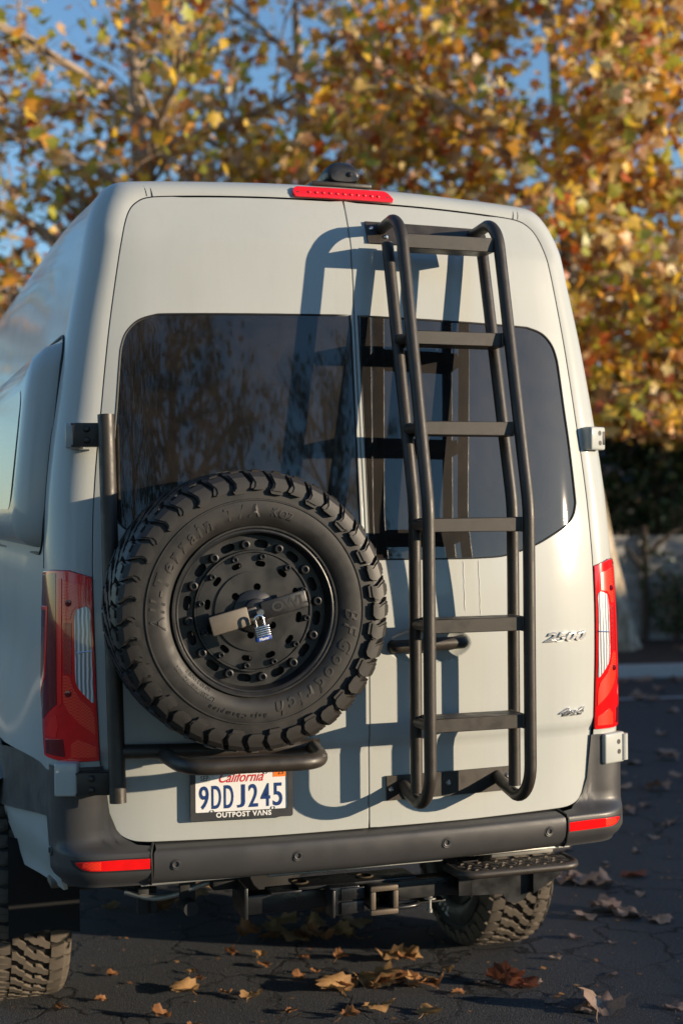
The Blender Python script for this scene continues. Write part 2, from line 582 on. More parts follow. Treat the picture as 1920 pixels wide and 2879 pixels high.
def panel(name, outline, F, material, parent, holes=(), step=.03, off=0.0, flange=.012, bead=.003, extra=()):
    """Skin on a curved surface F(a,b)->Vector, trimmed to an outline, with a rolled edge."""
    def N(a, b):
        e = 1e-3
        n = (F(a + e, b) - F(a - e, b)).cross(F(a, b + e) - F(a, b - e))
        n.normalize()
        if n.dot(F(a, b) - CENTRE) < 0:
            n.negate()
        return n
    loops = [resample(outline, step)] + [resample(h, step) for h in holes]
    pts, edges = [], []
    for lp in loops:
        k = len(pts)
        pts += lp
        edges += [(k + i, k + (i + 1) % len(lp)) for i in range(len(lp))]
    nb = len(pts)
    xs = [p[0] for p in outline]; ys = [p[1] for p in outline]
    bpts = np.array(pts)
    a = min(xs) + step * .5
    gridp = []
    while a < max(xs):
        b = min(ys) + step * .5
        while b < max(ys):
            if inside(outline, a, b) and not any(inside(h, a, b) for h in holes):
                if np.min((bpts[:, 0] - a) ** 2 + (bpts[:, 1] - b) ** 2) > (step * .45) ** 2:
                    gridp.append((a, b))
            b += step
        a += step
    for (a, b) in extra:
        if inside(outline, a, b) and np.min((bpts[:, 0] - a) ** 2 + (bpts[:, 1] - b) ** 2) > (step * .2) ** 2:
            gridp.append((a, b))
    res = delaunay_2d_cdt([Vector(p) for p in pts + gridp], edges, [], 0, 1e-6)
    V2, tris = res[0], res[2]
    vs_, ns_, fs_ = [], [], []
    for p in V2:
        n = N(p.x, p.y)
        vs_.append(F(p.x, p.y) + n * off)
        ns_.append(n)
    for t in tris:
        c = (V2[t[0]] + V2[t[1]] + V2[t[2]]) / 3
        if not inside(outline, c.x, c.y) or any(inside(h, c.x, c.y) for h in holes):
            continue
        A, B, Cc = (vs_[i] for i in t)
        nn = (B - A).cross(Cc - A)
        if nn.length < 1e-12:
            continue
        fs_.append(tuple(t) if nn.dot(ns_[t[0]]) > 0 else (t[0], t[2], t[1]))
    if flange:
        for li, lp in enumerate(loops):
            k = len(vs_)
            n_ = len(lp)
            area = sum(lp[i][0] * lp[(i + 1) % n_][1] - lp[(i + 1) % n_][0] * lp[i][1] for i in range(n_))
            sg = 1 if area > 0 else -1
            if li:
                sg = -sg
            for i in range(n_):
                pa, pb = lp[i - 1], lp[(i + 1) % n_]
                tx, ty = pb[0] - pa[0], pb[1] - pa[1]
                l = math.hypot(tx, ty) or 1
                ox, oy = ty / l * sg, -tx / l * sg
                n = N(*lp[i])
                P0 = F(*lp[i]) + n * off
                P1 = F(lp[i][0] + ox * bead, lp[i][1] + oy * bead)
                out = (P1 - F(*lp[i])).normalized()
                P1 = P1 + n * (off - bead)
                P2 = P1 - n * flange
                vs_ += [P0, P1, P2]
                ns_ += [n, out, out]
            for i in range(n_):
                j = (i + 1) % n_
                for q in (0, 1):
                    f = (k + 3 * i + q, k + 3 * j + q, k + 3 * j + q + 1, k + 3 * i + q + 1)
                    A, B, Cc = vs_[f[0]], vs_[f[1]], vs_[f[2]]
                    nn = (B - A).cross(Cc - A)
                    ref = ns_[f[2]]
                    fs_.append(f if nn.dot(ref) > 0 else f[::-1])
    me = bpy.data.meshes.new(name)
    me.from_pydata([tuple(v) for v in vs_], [], fs_)
    me.polygons.foreach_set("use_smooth", [True] * len(me.polygons))
    me.normals_split_custom_set_from_vertices([tuple(n) for n in ns_])
    me.materials.append(MATS[material])
    o = bpy.data.objects.new(name, me)
    return link(o, parent)


def text_mesh(txt, size, extrude=.001, shear=0.0, xs=1.0, bold=0.0, align='CENTER', res=3, space=1.0, bevel=0.0):
    cu = bpy.data.curves.new("glyphs", 'FONT')
    cu.body = txt
    cu.size = size
    cu.extrude = extrude
    cu.shear = shear
    cu.offset = bold
    cu.bevel_depth = bevel
    cu.bevel_resolution = 1
    cu.resolution_u = res
    cu.align_x = align
    cu.align_y = 'CENTER'
    cu.space_character = space
    ob = bpy.data.objects.new("glyphs", cu)
    col.objects.link(ob)
    dg = bpy.context.evaluated_depsgraph_get()
    me = bpy.data.meshes.new_from_object(ob.evaluated_get(dg))
    bpy.data.objects.remove(ob)
    bpy.data.curves.remove(cu)
    for v in me.vertices:
        v.co.x *= xs
    return me


def text_obj(name, txt, size, material, parent, mtx, **kw):
    me = text_mesh(txt, size, **kw)
    me.name = name
    me.materials.clear()
    me.materials.append(MATS[material])
    me.transform(mtx)
    o = bpy.data.objects.new(name, me)
    return link(o, parent)


def frame_xz(origin, xdir=(1, 0, 0), zdir=(0, 0, 1)):
    """Matrix taking text plane (x right, y up, z out) to a panel facing -Y."""
    x = Vector(xdir).normalized(); y = Vector(zdir).normalized(); z = x.cross(y)
    mt = Matrix.Identity(4)
    for i in range(3):
        mt[i][0], mt[i][1], mt[i][2], mt[i][3] = x[i], y[i], z[i], origin[i]
    return mt


# ------------------------------------------------------------------ van rear surface
_zs = np.linspace(1.30, 3.0, 700)
_sl = np.interp(_zs, [0, 1.3, 1.4, 1.6, 1.75, 2.6, 2.685, 2.705, 2.8, 3.0], [0, 0, .03, .09, .122, .126, .15, .36, .5, .6])
_cy = np.concatenate([[0], np.cumsum((_sl[1:] + _sl[:-1]) / 2 * np.diff(_zs))])


def smooth(t):
    t = max(0.0, min(1.0, t))
    return t * t * (3 - 2 * t)


def Y0(z):
    y = -.005
    if z > 1.3:
        y += float(np.interp(z, _zs, _cy))
    y += .012 * smooth((1.118 - z) / .04)
    return y


def CX(x):
    return .098 * x * x + .5 * max(0.0, abs(x) - .66) ** 2


def YS(x, z):
    y = Y0(z) + CX(x)
    # handle dish on the right-hand door
    q = ((x - .207) / .148) ** 2 + ((z - 1.400) / .060) ** 2
    if q < 1:
        y += .024 * (1 - q * q)
    return y


def FD(x, z):
    return Vector((x, YS(x, z), z))


RING = [(.826, .60, .985, .60), (.829, .95, .986, .95), (.841, 1.08, .987, 1.07), (.850, 1.3, .988, 1.3), (.855, 1.5, .985, 1.5),
        (.856, 1.65, .981, 1.655), (.852, 1.78, .977, 1.78), (.846, 1.89, .971, 1.89), (.834, 2.02, .957, 2.02), (.821, 2.13, .941, 2.14),
        (.803, 2.29, .918, 2.30), (.785, 2.43, .890, 2.46), (.760, 2.59, .858, 2.62), (.742, 2.69, .838, 2.73), (.726, 2.755, .818, 2.80),
        (.708, 2.797, .795, 2.85), (.685, 2.822, .765, 2.887), (.655, 2.838, .725, 2.906), (.60, 2.846, .65, 2.914), (.45, 2.854, .47, 2.922),
        (.25, 2.860, .25, 2.929), (0, 2.862, 0, 2.932)]
RC = .14
_rz = [r[1] for r in RING[:14]]
_rxd = [r[0] for r in RING[:14]]
_rxo = [r[2] for r in RING[:14]]


def corner(s, z, sgn):
    xd = float(np.interp(z, _rz, _rxd)); xo = float(np.interp(z, _rz, _rxo))
    ph = s / RC
    y = Y0(z) - .012 * smooth((1.118 - z) / .04) + CX(xd)
    if ph < math.pi / 2:
        return Vector((sgn * (xd + (xo - xd) * math.sin(ph)), y + RC * (1 - math.cos(ph)), z))
    return Vector((sgn * xo, y + RC + (s - RC * math.pi / 2), z))


# ================================================================== SETTING
gm = MB()
gm.add([(-300, -300, 0), (300, -300, 0), (300, 300, 0), (-300, 300, 0)], [(0, 1, 2, 3)])
ground = gm.build("ground", "asphalt")
tag(ground, kind="structure")
KA = math.atan2(-.17, 1)                         # the kerb runs almost parallel to the van's back
kd = Vector((math.cos(KA), math.sin(KA), 0)); kn = Vector((-kd.y, kd.x, 0))
K0 = Vector((6.1, 9.19, 0))


def kp(a, b, z=0.0):
    p = K0 + kd * a + kn * b
    return Vector((p.x, p.y, z))


b = MB()
for a0 in range(-14, 14, 3):
    bb = [kp(a0, 0), kp(a0 + 2.985, 0), kp(a0 + 2.985, .16), kp(a0, .16)]
    prof = [(0, 0), (.012, .115), (.03, .13), (.16, .13), (.16, 0)]
    vs_ = [kp(a0, q, z) for q, z in prof] + [kp(a0 + 2.985, q, z) for q, z in prof]
    n = len(prof)
    b.add(vs_, [tuple(range(n)), tuple(range(2 * n - 1, n - 1, -1))] + [(i, i + n, (i + 1) % n + n, (i + 1) % n) for i in range(n)])
kerb = tag(b.build("kerb", "curb"), kind="structure")
b = MB()
nx, ny = 60, 14
vs_ = []
for j in range(ny + 1):
    for i in range(nx + 1):
        q = kp(-14 + 28 * i / nx, .16 + 4.2 * j / ny)
        h = .10 + .05 * math.sin(i * 1.7 + j) * math.sin(j * 1.3) * (1 if 0 < j else 0) + random.uniform(-.012, .012)
        vs_.append((q.x, q.y, h))
b.add(vs_, [(j * (nx + 1) + i, j * (nx + 1) + i + 1, (j + 1) * (nx + 1) + i + 1, (j + 1) * (nx + 1) + i) for j in range(ny) for i in range(nx)])
tag(b.build("planting_bed", "soil"), kind="structure")
b = MB()
b.add([kp(-13, -1.62, .004), kp(13, -1.62, .004), kp(13, -1.52, .004), kp(-13, -1.52, .004)], [(0, 1, 2, 3)])
tag(b.build("painted_line", "line_paint"), kind="structure")

# block wall in the shade
wall = empty("block_wall", kp(2, 3.25, 0.0))
tag(wall, "low pale concrete block wall in the shade behind the planting bed", "wall")
wi = wall.matrix_world.inverted()
rotw = Matrix.Rotation(KA, 3, 'Z')
c = MB(); c.box((0, 0, .70), (17.96, .13, 1.34), rot=rotw)
wo_ = c.build("mortar_core", "mortar", wall)
blk = MB(); blk.box((0, 0, 0), (.392, .15, .192), .006, seg=1)
blk_me = blk.mesh("block", "block")
for r in range(7):
    for i in range(44):
        x = -8.8 + i * .40 + (.2 if r % 2 else 0)
        o = inst("block", blk_me, wall, Matrix.Translation(rotw @ Vector((x, random.uniform(-.003, .003), .10 + r * .2))) @ rotw.to_4x4())
cap = MB(); cap.box((0, 0, 1.425), (17.9, .19, .045), .008, rot=rotw)
cap.build("wall_cap", "block", wall)

pp_ = Vector((8.08, 12.0, 0))
b = MB(); b.tube([(0, 0, 0), (.015, 0, .6), (-.01, 0, 1.5)], [.05, .045, .04], 8)
b.tube([(.0, 0, 1.1), (.35, -.1, 1.42), (.9, -.15, 1.62)], [.03, .03, .02], 6); b.tube([(-.0, 0, .9), (-.3, .0, 1.25)], [.03, .02], 6)
o = b.build("bare_sapling", "twig_dark"); o.location = (pp_.x, pp_.y, .08)
tag(o, "thin dark bare sapling standing against the shaded block wall", "sapling")

# house behind the wall: eave, fascia, dark wall
hs = empty("house", kp(4, 8.0))
tag(hs, "low house with pale eave board and dark shaded wall behind the block wall", "house")
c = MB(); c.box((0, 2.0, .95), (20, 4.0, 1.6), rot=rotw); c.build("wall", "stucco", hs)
c = MB(); c.box(rotw @ Vector((0, -.55, 1.80)), (20.6, .05, .13), .004, rot=rotw); c.build("fascia", "fascia", hs)
c = MB()
R4 = rotw
pr = [(-10.3, -.6, 1.86), (10.3, -.6, 1.86), (10.3, 3.4, 3.25), (-10.3, 3.4, 3.25), (-10.3, -.6, 1.78), (10.3, -.6, 1.78), (10.3, 3.4, 3.1), (-10.3, 3.4, 3.1)]
c.add([R4 @ Vector(p) for p in pr], [(0, 1, 2, 3), (7, 6, 5, 4), (0, 4, 5, 1), (3, 2, 6, 7), (0, 3, 7, 4), (1, 5, 6, 2)])
c.build("roof", "roof_shingle", hs)
for k in range(5):
    c = MB(); c.box(rotw @ Vector((-7 + k * 3.3, .0, 1.15)), (1.1, .06, .8), .006, rot=rotw); w_ = c.build("window", "seal", hs)
    c = MB(); c.box(rotw @ Vector((-7 + k * 3.3, -.035, 1.15)), (1.0, .02, .7), rot=rotw); c.build("pane", "glass", w_)

# long low unseen building, added to cast shade over the lot's far side
bl = empty("shade_building", (24.2, -14.3, 0), (0, 0, -math.atan2(.153, .988)))
tag(bl, "unseen long low pale building added on the sunny side to shade the lot", "building")
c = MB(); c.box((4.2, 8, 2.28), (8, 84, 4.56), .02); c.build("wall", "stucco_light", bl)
c = MB(); c.box((4.2, 8, 4.69), (8.6, 84.6, .26), .02); c.build("roof", "fascia", bl)

# ================================================================== VAN
van = empty("camper_van")
tag(van, "pale grey high-roof camper van with a black ladder and spare wheel on its rear doors", "van")

# --- body shell: pillars, sides and roof swept from the door frame forwards
half = catmull([(*r,) for r in [(p[0], p[1], 0) for p in RING]], 5)
halfo = catmull([(p[2], p[3], 0) for p in RING], 5)
path = [(d.x, d.y, o.x, o.y) for d, o in zip(half, halfo)]
full = [(-a, bz, -cx, dz) for a, bz, cx, dz in path] + [p for p in reversed(path[:-1])]
phis = [i * 9 for i in range(11)]
FWD = [.03, .08, .13, .2, .3, .42, .55, .7, .85, 1.0, 1.2, 1.4, 1.6, 1.8, 2.1, 2.5, 2.9, 3.3, 3.7, 4.1, 4.5, 4.9, 5.3, 5.6]
vs_, fs_ = [], []
for (xd, zd, xo, zo) in full:
    sg = -1 if xo < 0 else 1
    yD = Y0(zd) - .012 * smooth((1.118 - zd) / .04) + CX(xd)
    for ph in phis:
        t = rad(ph)
        vs_.append((xd + (xo - xd) * math.sin(t), yD + RC * (1 - math.cos(t)), zd + (zo - zd) * math.sin(t)))
    for q in FWD:
        k = smooth(q / .6)
        x = xo; z = zo
        if abs(xo) > .6:
            x += sg * .016 * k
            x += sg * .065 * smooth((q - .05) / .65) * smooth((1.42 - zo) / .45)
            x += sg * .004 * k * smooth((1.665 - zo) / .01)
        if zo > 2.6:
            z += .022 * smooth(q / 1.2) * smooth((zo - 2.6) / .3)
        yy = yD + RC + q
        kk = smooth((q - 4.0) / 1.2)
        z = z * (1 - kk) + min(z, 1.15 + .1 * z) * kk
        x *= 1 - .10 * smooth((q - 4.5) / 1.1)
        vs_.append((x, yy, z))
W_ = len(phis) + len(FWD)
for i in range(len(full) - 1):
    for j in range(W_ - 1):
        f = (i * W_ + j, i * W_ + j + 1, (i + 1) * W_ + j + 1, (i + 1) * W_ + j)
        cx = sum(vs_[q][0] for q in f) / 4; cy = sum(vs_[q][1] for q in f) / 4; cz = sum(vs_[q][2] for q in f) / 4
        if (cz < 1.045 and cy < 1.02) or cz < .62:
            continue
        if abs(cx) > .7 and ((cy - 1.3) ** 2 + (cz - .42) ** 2 < .50 ** 2 or (cy - 4.95) ** 2 + (cz - .42) ** 2 < .50 ** 2):
            continue
        fs_.append(f)
fs_.append(tuple(i * W_ + W_ - 1 for i in range(len(full))))
b = MB(); b.add(vs_, fs_)
b.build("body_shell", "paint", van, ang=60)
# dark inner frame behind the door gaps
def inner(a, z):
    return Vector((a, YS(a, z) + .035, z))
fr = [(p[0] + .02, p[1] + (.01 if p[0] < .7 else 0)) for p in RING[1:]]
fr = [(.80, .70)] + fr
fro = fr + [(-x, z) for x, z in reversed(fr[:-1])]
# inner floor / underbody
b = MB()
b.box((0, 2.75, .80), (1.80, 5.2, .22), .02)
b.build("underbody", "underbody", van)
b = MB()
for s in (-1, 1):
    b.box((s * .42, 2.4, .68), (.09, 4.4, .13), .01)
b.build("frame_rail", "underbody", van)
b = MB(); b.tube([(-.85, 1.3, .415), (-.18, 1.3, .415)], .045).tube([(.18, 1.3, .415), (.85, 1.3, .415)], .045)
b.lathe([(.001, -.15), (.09, -.14), (.15, -.06), (.16, 0), (.15, .06), (.09, .13), (.001, .15)], 20, Matrix.Translation((0.0, 1.3, .415)))
b.build("rear_axle", "underbody", van)
for s in (-1, 1):
    b = MB()
    b.tube([(s * .56, .62, .66), (s * .56, 1.0, .53), (s * .56, 1.3, .50), (s * .56, 1.6, .53), (s * .56, 2.1, .66)], .030, 8)
    b.build("leaf_spring", "underbody", van)
    # wheel housing
    b = MB()
    n = 18
    vv = []
    for i in range(n + 1):
        w = rad(38 + 104 * i / n)
        for x in (.80, 1.045):
            vv.append((s * x, 1.3 + .53 * math.cos(w), .42 + .53 * math.sin(w)))
    b.add(vv, [(2 * i, 2 * i + 1, 2 * i + 3, 2 * i + 2) for i in range(n)])
    b.build("wheel_housing", "underbody", van)

# --- dark cabin lining behind the tinted glass
b = MB()
b.box((-.80, 2.3, 1.78), (.02, 3.9, 1.60)); b.box((0, 2.3, 2.66), (1.5, 3.9, .02)); b.box((0, 4.2, 1.78), (1.6, .02, 1.6))
b.box((.80, 2.3, 1.78), (.02, 3.9, 1.60))
b.box((.45, 1.75, 2.5), (.6, .5, .10)); b.box((-.45, 1.5, 1.3), (.6, 1.8, .7)); b.box((.5, 2.9, 1.5), (.5, .7, 1.1))
b.build("cabin_lining", "underbody", van)
# --- seams on pillars and roof cap
for s in (-1, 1):
    pts = []
    for z in np.linspace(1.66, 2.62, 24):
        pts.append(corner(.245, float(z), s) + Vector((s * .0005, 0, 0)))
    b = MB(); b.tube(pts, .0022, 6); b.build("pillar_seam", "seal", van)
for s in (-1, 1):
    for x in (.632, .650):
        pts = []
        for ph in range(0, 100, 10):
            t = rad(ph)
            y = YS(x, 2.842) + RC * (1 - math.cos(t))
            pts.append((s * (x + .012 * math.sin(t)), y - .0008, 2.8415 + (2.9105 - 2.8415) * math.sin(t) + .0008))
        b = MB(); b.tube(pts, .0016, 6); b.build("roof_seam", "seal", van)
# --- pop-out window flare on the left flank
for s in (-1,):
    b = MB()
    rows = []
    zc, hz = 2.03, .31
    for (inset, xo) in ((0, .955), (.012, 1.0), (.04, 1.034), (.09, 1.048)):
        ring = []
        ya, yb2 = .31 + inset, 2.05 - inset
        za, zb = 1.72 + inset, 2.385 - inset * 1.2
        r = .09
        for cxx, czz, a0 in ((yb2 - r, zb - r, 0), (ya + r, zb - r, 90), (ya + r, za + r, 180), (yb2 - r, za + r, 270)):
            for k in range(9):
                w = rad(a0 + k * 11.25)
                y, z = cxx + r * math.cos(w), czz + r * math.sin(w)
                tb = float(np.interp(z, _rz, _rxo)) - .957
                ring.append((s * (xo + tb * .85), y, z))
        rows.append(ring)
    n = len(rows[0])
    for r_ in rows:
        b.v += r_
    for k in range(len(rows) - 1):
        for i in range(n):
            b.f.append((k * n + i, k * n + (i + 1) % n, (k + 1) * n + (i + 1) % n, (k + 1) * n + i))
    b.f.append(tuple((len(rows) - 1) * n + i for i in range(n)))
    fl = b.build("window_flare", "paint", van, ang=50)
    _oz = [r[3] for r in RING[:14]]
    b = MB()
    r2 = []
    for p in rows[0]:
        y, z = 1.18 + (p[1] - 1.18) * 1.022, 2.05 + (p[2] - 2.05) * 1.05
        r2.append((s * (float(np.interp(z, _oz, _rxo)) + .016 * smooth((y - .25) / .6) + .001), y, z))
    b.tube(r2 + [r2[0]], .0055, 6); b.build("flare_gasket", "seal", fl)
    b = MB()
    pn = []
    for p in rows[-1]:
        y, z = 1.18 + (p[1] - 1.18) * .90, 2.04 + (p[2] - 2.04) * .84
        tb = float(np.interp(z, _rz, _rxo)) - .957
        pn.append((s * (1.0495 + tb * .85), y, z))
    b.add(pn, [tuple(range(len(pn)))]); b.build("side_pane", "paint", fl)

# --- rear doors
GAP = .0045
edge = [(.829, .960), (.836, 1.04), (.841, 1.08), (.850, 1.3), (.855, 1.5), (.856, 1.65), (.852, 1.78), (.846, 1.89), (.834, 2.02), (.821, 2.13),
        (.803, 2.29), (.785, 2.43), (.760, 2.59), (.742, 2.69), (.726, 2.755), (.708, 2.797), (.685, 2.822), (.655, 2.838), (.60, 2.846),
        (.45, 2.854), (.25, 2.860), (.0, 2.862)]
edge = [(.70, .8235), (.742, .828), (.779, .845), (.803, .876), (.820, .923)] + edge
edge_s = [(p.x, p.y) for p in catmull([(a, z, 0) for a, z in edge], 4)]
edge_in = []
for i, (a, z) in enumerate(edge_s):
    pa = edge_s[max(i - 1, 0)]; pb = edge_s[min(i + 1, len(edge_s) - 1)]
    tx, tz = pb[0] - pa[0], pb[1] - pa[1]
    l = math.hypot(tx, tz)
    edge_in.append((a - tz / l * GAP, z + tx / l * GAP * (1 if True else 0)))
edge_in = [(a, z - .6 * GAP if i > len(edge_in) - 12 else z) for i, (a, z) in enumerate(edge_in)]
door_out = [(GAP, .826), (.35, .8245)] + [p for p in edge_in if p[0] > GAP + .01] + [(GAP, 2.862 - .6 * GAP)]
glass_r = [(.012, 1.676), (.277, 1.673), (.42, 1.674), (.505, 1.681), (.61, 1.710), (.686, 1.744), (.745, 1.775), (.778, 1.806), (.793, 1.845), (.794, 1.88),
           (.783, 2.05), (.771, 2.17), (.758, 2.31), (.751, 2.355), (.735, 2.397), (.700, 2.433), (.650, 2.451), (.60, 2.456), (.35, 2.462), (.012, 2.468)]
glass_poly = [(p.x, p.y) for p in catmull([(a, z, 0) for a, z in glass_r], 4)]


def offset_poly(poly, d):
    n = len(poly)
    area = sum(poly[i][0] * poly[(i + 1) % n][1] - poly[(i + 1) % n][0] * poly[i][1] for i in range(n))
    sg = 1 if area > 0 else -1
    out = []
    for i in range(n):
        a, b2 = poly[i - 1], poly[(i + 1) % n]
        tx, ty = b2[0] - a[0], b2[1] - a[1]
        l = math.hypot(tx, ty) or 1
        out.append((poly[i][0] + ty / l * sg * d, poly[i][1] - tx / l * sg * d))
    return out


panel("door_frame", fro, inner, "seal", van, step=.05, flange=0, holes=[offset_poly(glass_poly, -.012), [(-a, z) for a, z in offset_poly(glass_poly, -.012)]])
dish = [(.207 + .148 * u * math.cos(w), 1.400 + .060 * u * math.sin(w)) for u in (.2, .4, .55, .68, .78, .86, .92, .97, 1.0, 1.04) for w in np.linspace(0, 2 * math.pi, 48, endpoint=False)]
for s, nm in ((-1, "left"), (1, "right")):
    def F(a, z, s=s):
        if s < 0:
            return Vector((-a, Y0(z) + CX(a), z))
        return Vector((a, YS(a, z), z))
    hole = glass_poly
    d = panel("rear_door", door_out, F, "paint", van, holes=[hole], step=.028, flange=.022, bead=.004, extra=dish if s > 0 else ())
    gl = panel("door_window", offset_poly(glass_poly, -.004), F, "glass", d, step=.04, off=-.0035, flange=.006, bead=.001)
    # black gasket round the pane
    gk = offset_poly(glass_poly, -.001)
    b = MB()
    b.tube([F(*p) + Vector((0, .0015, 0)) for p in gk] + [F(*gk[0]) + Vector((0, .0015, 0))], .0032, 6, cap=False)
    b.build("window_gasket", "seal", d)
    if s > 0:
        right_door = d
    else:
        left_door = d
# dried drip lines under the right-hand window
for x, z1, w_ in ((.338, 1.505, .0013), (.394, 1.490, .0011)):
    b = MB(); b.tube([(x + .0012 * math.sin(k * 1.7), YS(x, 1.665 - k * (1.665 - z1) / 12) - .0004, 1.665 - k * (1.665 - z1) / 12) for k in range(13)], w_, 5)
    b.build("drip_mark", "sticker_white", right_door)
# --- handle
b = MB()
b.tube(fillet([(.078, .012, 1.398), (.078, -.016, 1.399), (.10, -.024, 1.400), (.30, -.016, 1.4035), (.322, -.004, 1.404), (.324, .022, 1.404)], .012, 4),
       [.014, .016, .0165, .017] + [.018] * 1000, 12) if False else None
hp = fillet([(.080, .016, 1.398), (.080, -.022, 1.399), (.325, -.012, 1.4045), (.325, .022, 1.4045)], .02, 6)
b.tube(hp, [.0185] * len(hp), 14)
for k in range(len(b.v)):
    x, y, z = b.v[k]
    b.v[k] = (x, y, 1.401 + (z - 1.401) * 1.12)
b.build("door_handle", "powder", right_door)

# --- badges
def badge(txt, x0, x1, z, size, shear, parent):
    xm = (x0 + x1) / 2
    me = text_mesh(txt, size, extrude=.003, shear=shear, bold=.0011, res=3, bevel=.0006)
    xs = [v.co.x for v in me.vertices]
    k = (x1 - x0) / (max(xs) - min(xs)); mid = (max(xs) + min(xs)) / 2
    for v in me.vertices:
        X = (v.co.x - mid) * k + xm; Z = z + v.co.y
        v.co = (X, YS(X, Z) - v.co.z - .003, Z)
    me.materials.clear(); me.materials.append(MATS["chrome"])
    me.flip_normals() if False else None
    bm = bmesh.new(); bm.from_mesh(me); bmesh.ops.recalc_face_normals(bm, faces=bm.faces); bm.to_mesh(me); bm.free()
    o = bpy.data.objects.new("badge", me)
    return link(o, parent)


tag(badge("2500", .632, .808, 1.402, .042, .35, right_door), "chrome number 2500 on the right door")
tag(badge("4x4", .690, .798, 1.148, .034, .35, right_door), "small chrome 4x4 on the right door")

# --- tail lights
TL = dict(
    outer=[(.225, 1.648), (.15, 1.655), (.077, 1.654), (.003, 1.634), (.003, 1.541), (.003, 1.382), (.003, 1.217), (.003, 1.082), (.095, 1.080), (.201, 1.087), (.222, 1.151), (.262, 1.256), (.258, 1.37), (.24, 1.569)],
    clear=[(.044, 1.541), (.012, 1.542), (.011, 1.475), (.010, 1.382), (.009, 1.299), (.009, 1.256), (.032, 1.278), (.053, 1.306), (.059, 1.333), (.059, 1.41), (.058, 1.492), (.055, 1.527)],
    up=[(.096, 1.628), (.025, 1.612), (.024, 1.553), (.052, 1.549), (.065, 1.535), (.073, 1.509), (.098, 1.508)],
    led=[(.096, 1.497), (.069, 1.498), (.071, 1.344), (.097, 1.344)],
    low=[(.099, 1.338), (.079, 1.338), (.067, 1.302), (.048, 1.268), (.018, 1.238), (.010, 1.211), (.009, 1.160), (.052, 1.195), (.087, 1.233), (.101, 1.263)],
    bar=[(.233, 1.543), (.165, 1.547), (.172, 1.419), (.182, 1.327), (.243, 1.272), (.246, 1.282), (.192, 1.332), (.182, 1.419), (.176, 1.536), (.232, 1.533)],
    ridge=[(.113, 1.632), (.101, 1.632), (.105, 1.255), (.118, 1.243)],
    side=[(.215, 1.640), (.125, 1.648), (.125, 1.25), (.20, 1.20), (.226, 1.20), (.254, 1.262), (.250, 1.36), (.234, 1.56)],
    bot=[(.059, 1.146), (.009, 1.122), (.009, 1.092), (.080, 1.091), (.078, 1.13)],
    bot2=[(.19, 1.165), (.13, 1.22), (.12, 1.185), (.13, 1.15), (.185, 1.15)],
    bot3=[(.185, 1.138), (.105, 1.145), (.10, 1.092), (.185, 1.096)],
)
for s, which in ((-1, "left"), (1, "right")):
    F = lambda a, z, s=s: corner(a, z, s)
    tl = panel("tail_light", TL["outer"], F, "lens_red", van, step=.016, off=.007, flange=.02, bead=.003)
    panel("light_bezel", offset_poly(TL["outer"], .004), F, "housing", tl, step=.02, off=.001, flange=.01, bead=.001)
    panel("clear_lens", smooth_poly(TL["clear"], 3), F, "lens_clear", tl, step=.012, off=.0092, flange=.003, bead=.0008)
    for nm, mt_, o_ in (("up", "lens_grid", .0088), ("low", "lens_grid", .0088), ("led", "lens_strip", .0086), ("side", "lens_dark", .0082), ("bar", "lens_bar", .0095),
                       ("ridge", "lens_bar", .0094), ("bot", "lens_grid", .0088), ("bot2", "lens_bar", .0086), ("bot3", "lens_dark", .0084)):
        panel("red_lens", TL[nm], F, mt_, tl, step=.012, off=o_, flange=.002, bead=.0006)
    b = MB(); p = [corner(.006 + .05 * t, 1.4135 - .004 * t, s) for t in np.linspace(0, 1, 6)]
    b.tube([q + Vector((s * .003, -.0095, 0)) for q in p], .0022, 6); b.build("lens_rib", "chrome", tl)
    for (a, z) in ((.078, 1.559), (.083, 1.284)):
        p = corner(a, z, s); n = (corner(a, z, s) - CENTRE); n.z = 0
        ph = a / RC
        n = Vector((s * math.sin(ph), -math.cos(ph), 0))
        b = MB(); q = n.to_track_quat('-Y', 'Z').to_matrix().to_4x4()
        b.lathe([(.0001, -.0145), (.004, -.0145), (.0055, -.0125), (.010, -.0120), (.011, -.0085)], 14, Matrix.Translation(p) @ q)
        b.build("lens_screw", "lens_dark", tl)

# --- third brake light across the top of the doors
def FB(a, z):
    t = max(0.0, (z - 2.862) / .07)
    return Vector((a, Y0(2.862) + CX(a) + RC * (1 - math.sqrt(max(0, 1 - min(t, .98) ** 2))), z))
bo = [(-.172, 2.876), (-.168, 2.887), (-.155, 2.894), (.148, 2.896), (.160, 2.890), (.174, 2.873), (.172, 2.866), (-.165, 2.866)]
bk = panel("brake_light", [(p.x, p.y) for p in [Vector(q) for q in bo]], FB, "lens_red", van, step=.012, off=.012, flange=.02, bead=.003)
for k in range(11):
    x = -.118 + k * .024
    p = FB(x, 2.881)
    b = MB(); b.lathe([(.0001, -.0175), (.004, -.0165), (.0062, -.012)], 12, Matrix.Translation(p)); b.build("led", "lens_bar", bk)
for x in (-.157, .156):
    p = FB(x, 2.880)
    b = MB(); b.lathe([(.0001, -.0135), (.0035, -.0135), (.004, -.011)], 10, Matrix.Translation(p)); b.build("screw", "ink", bk)
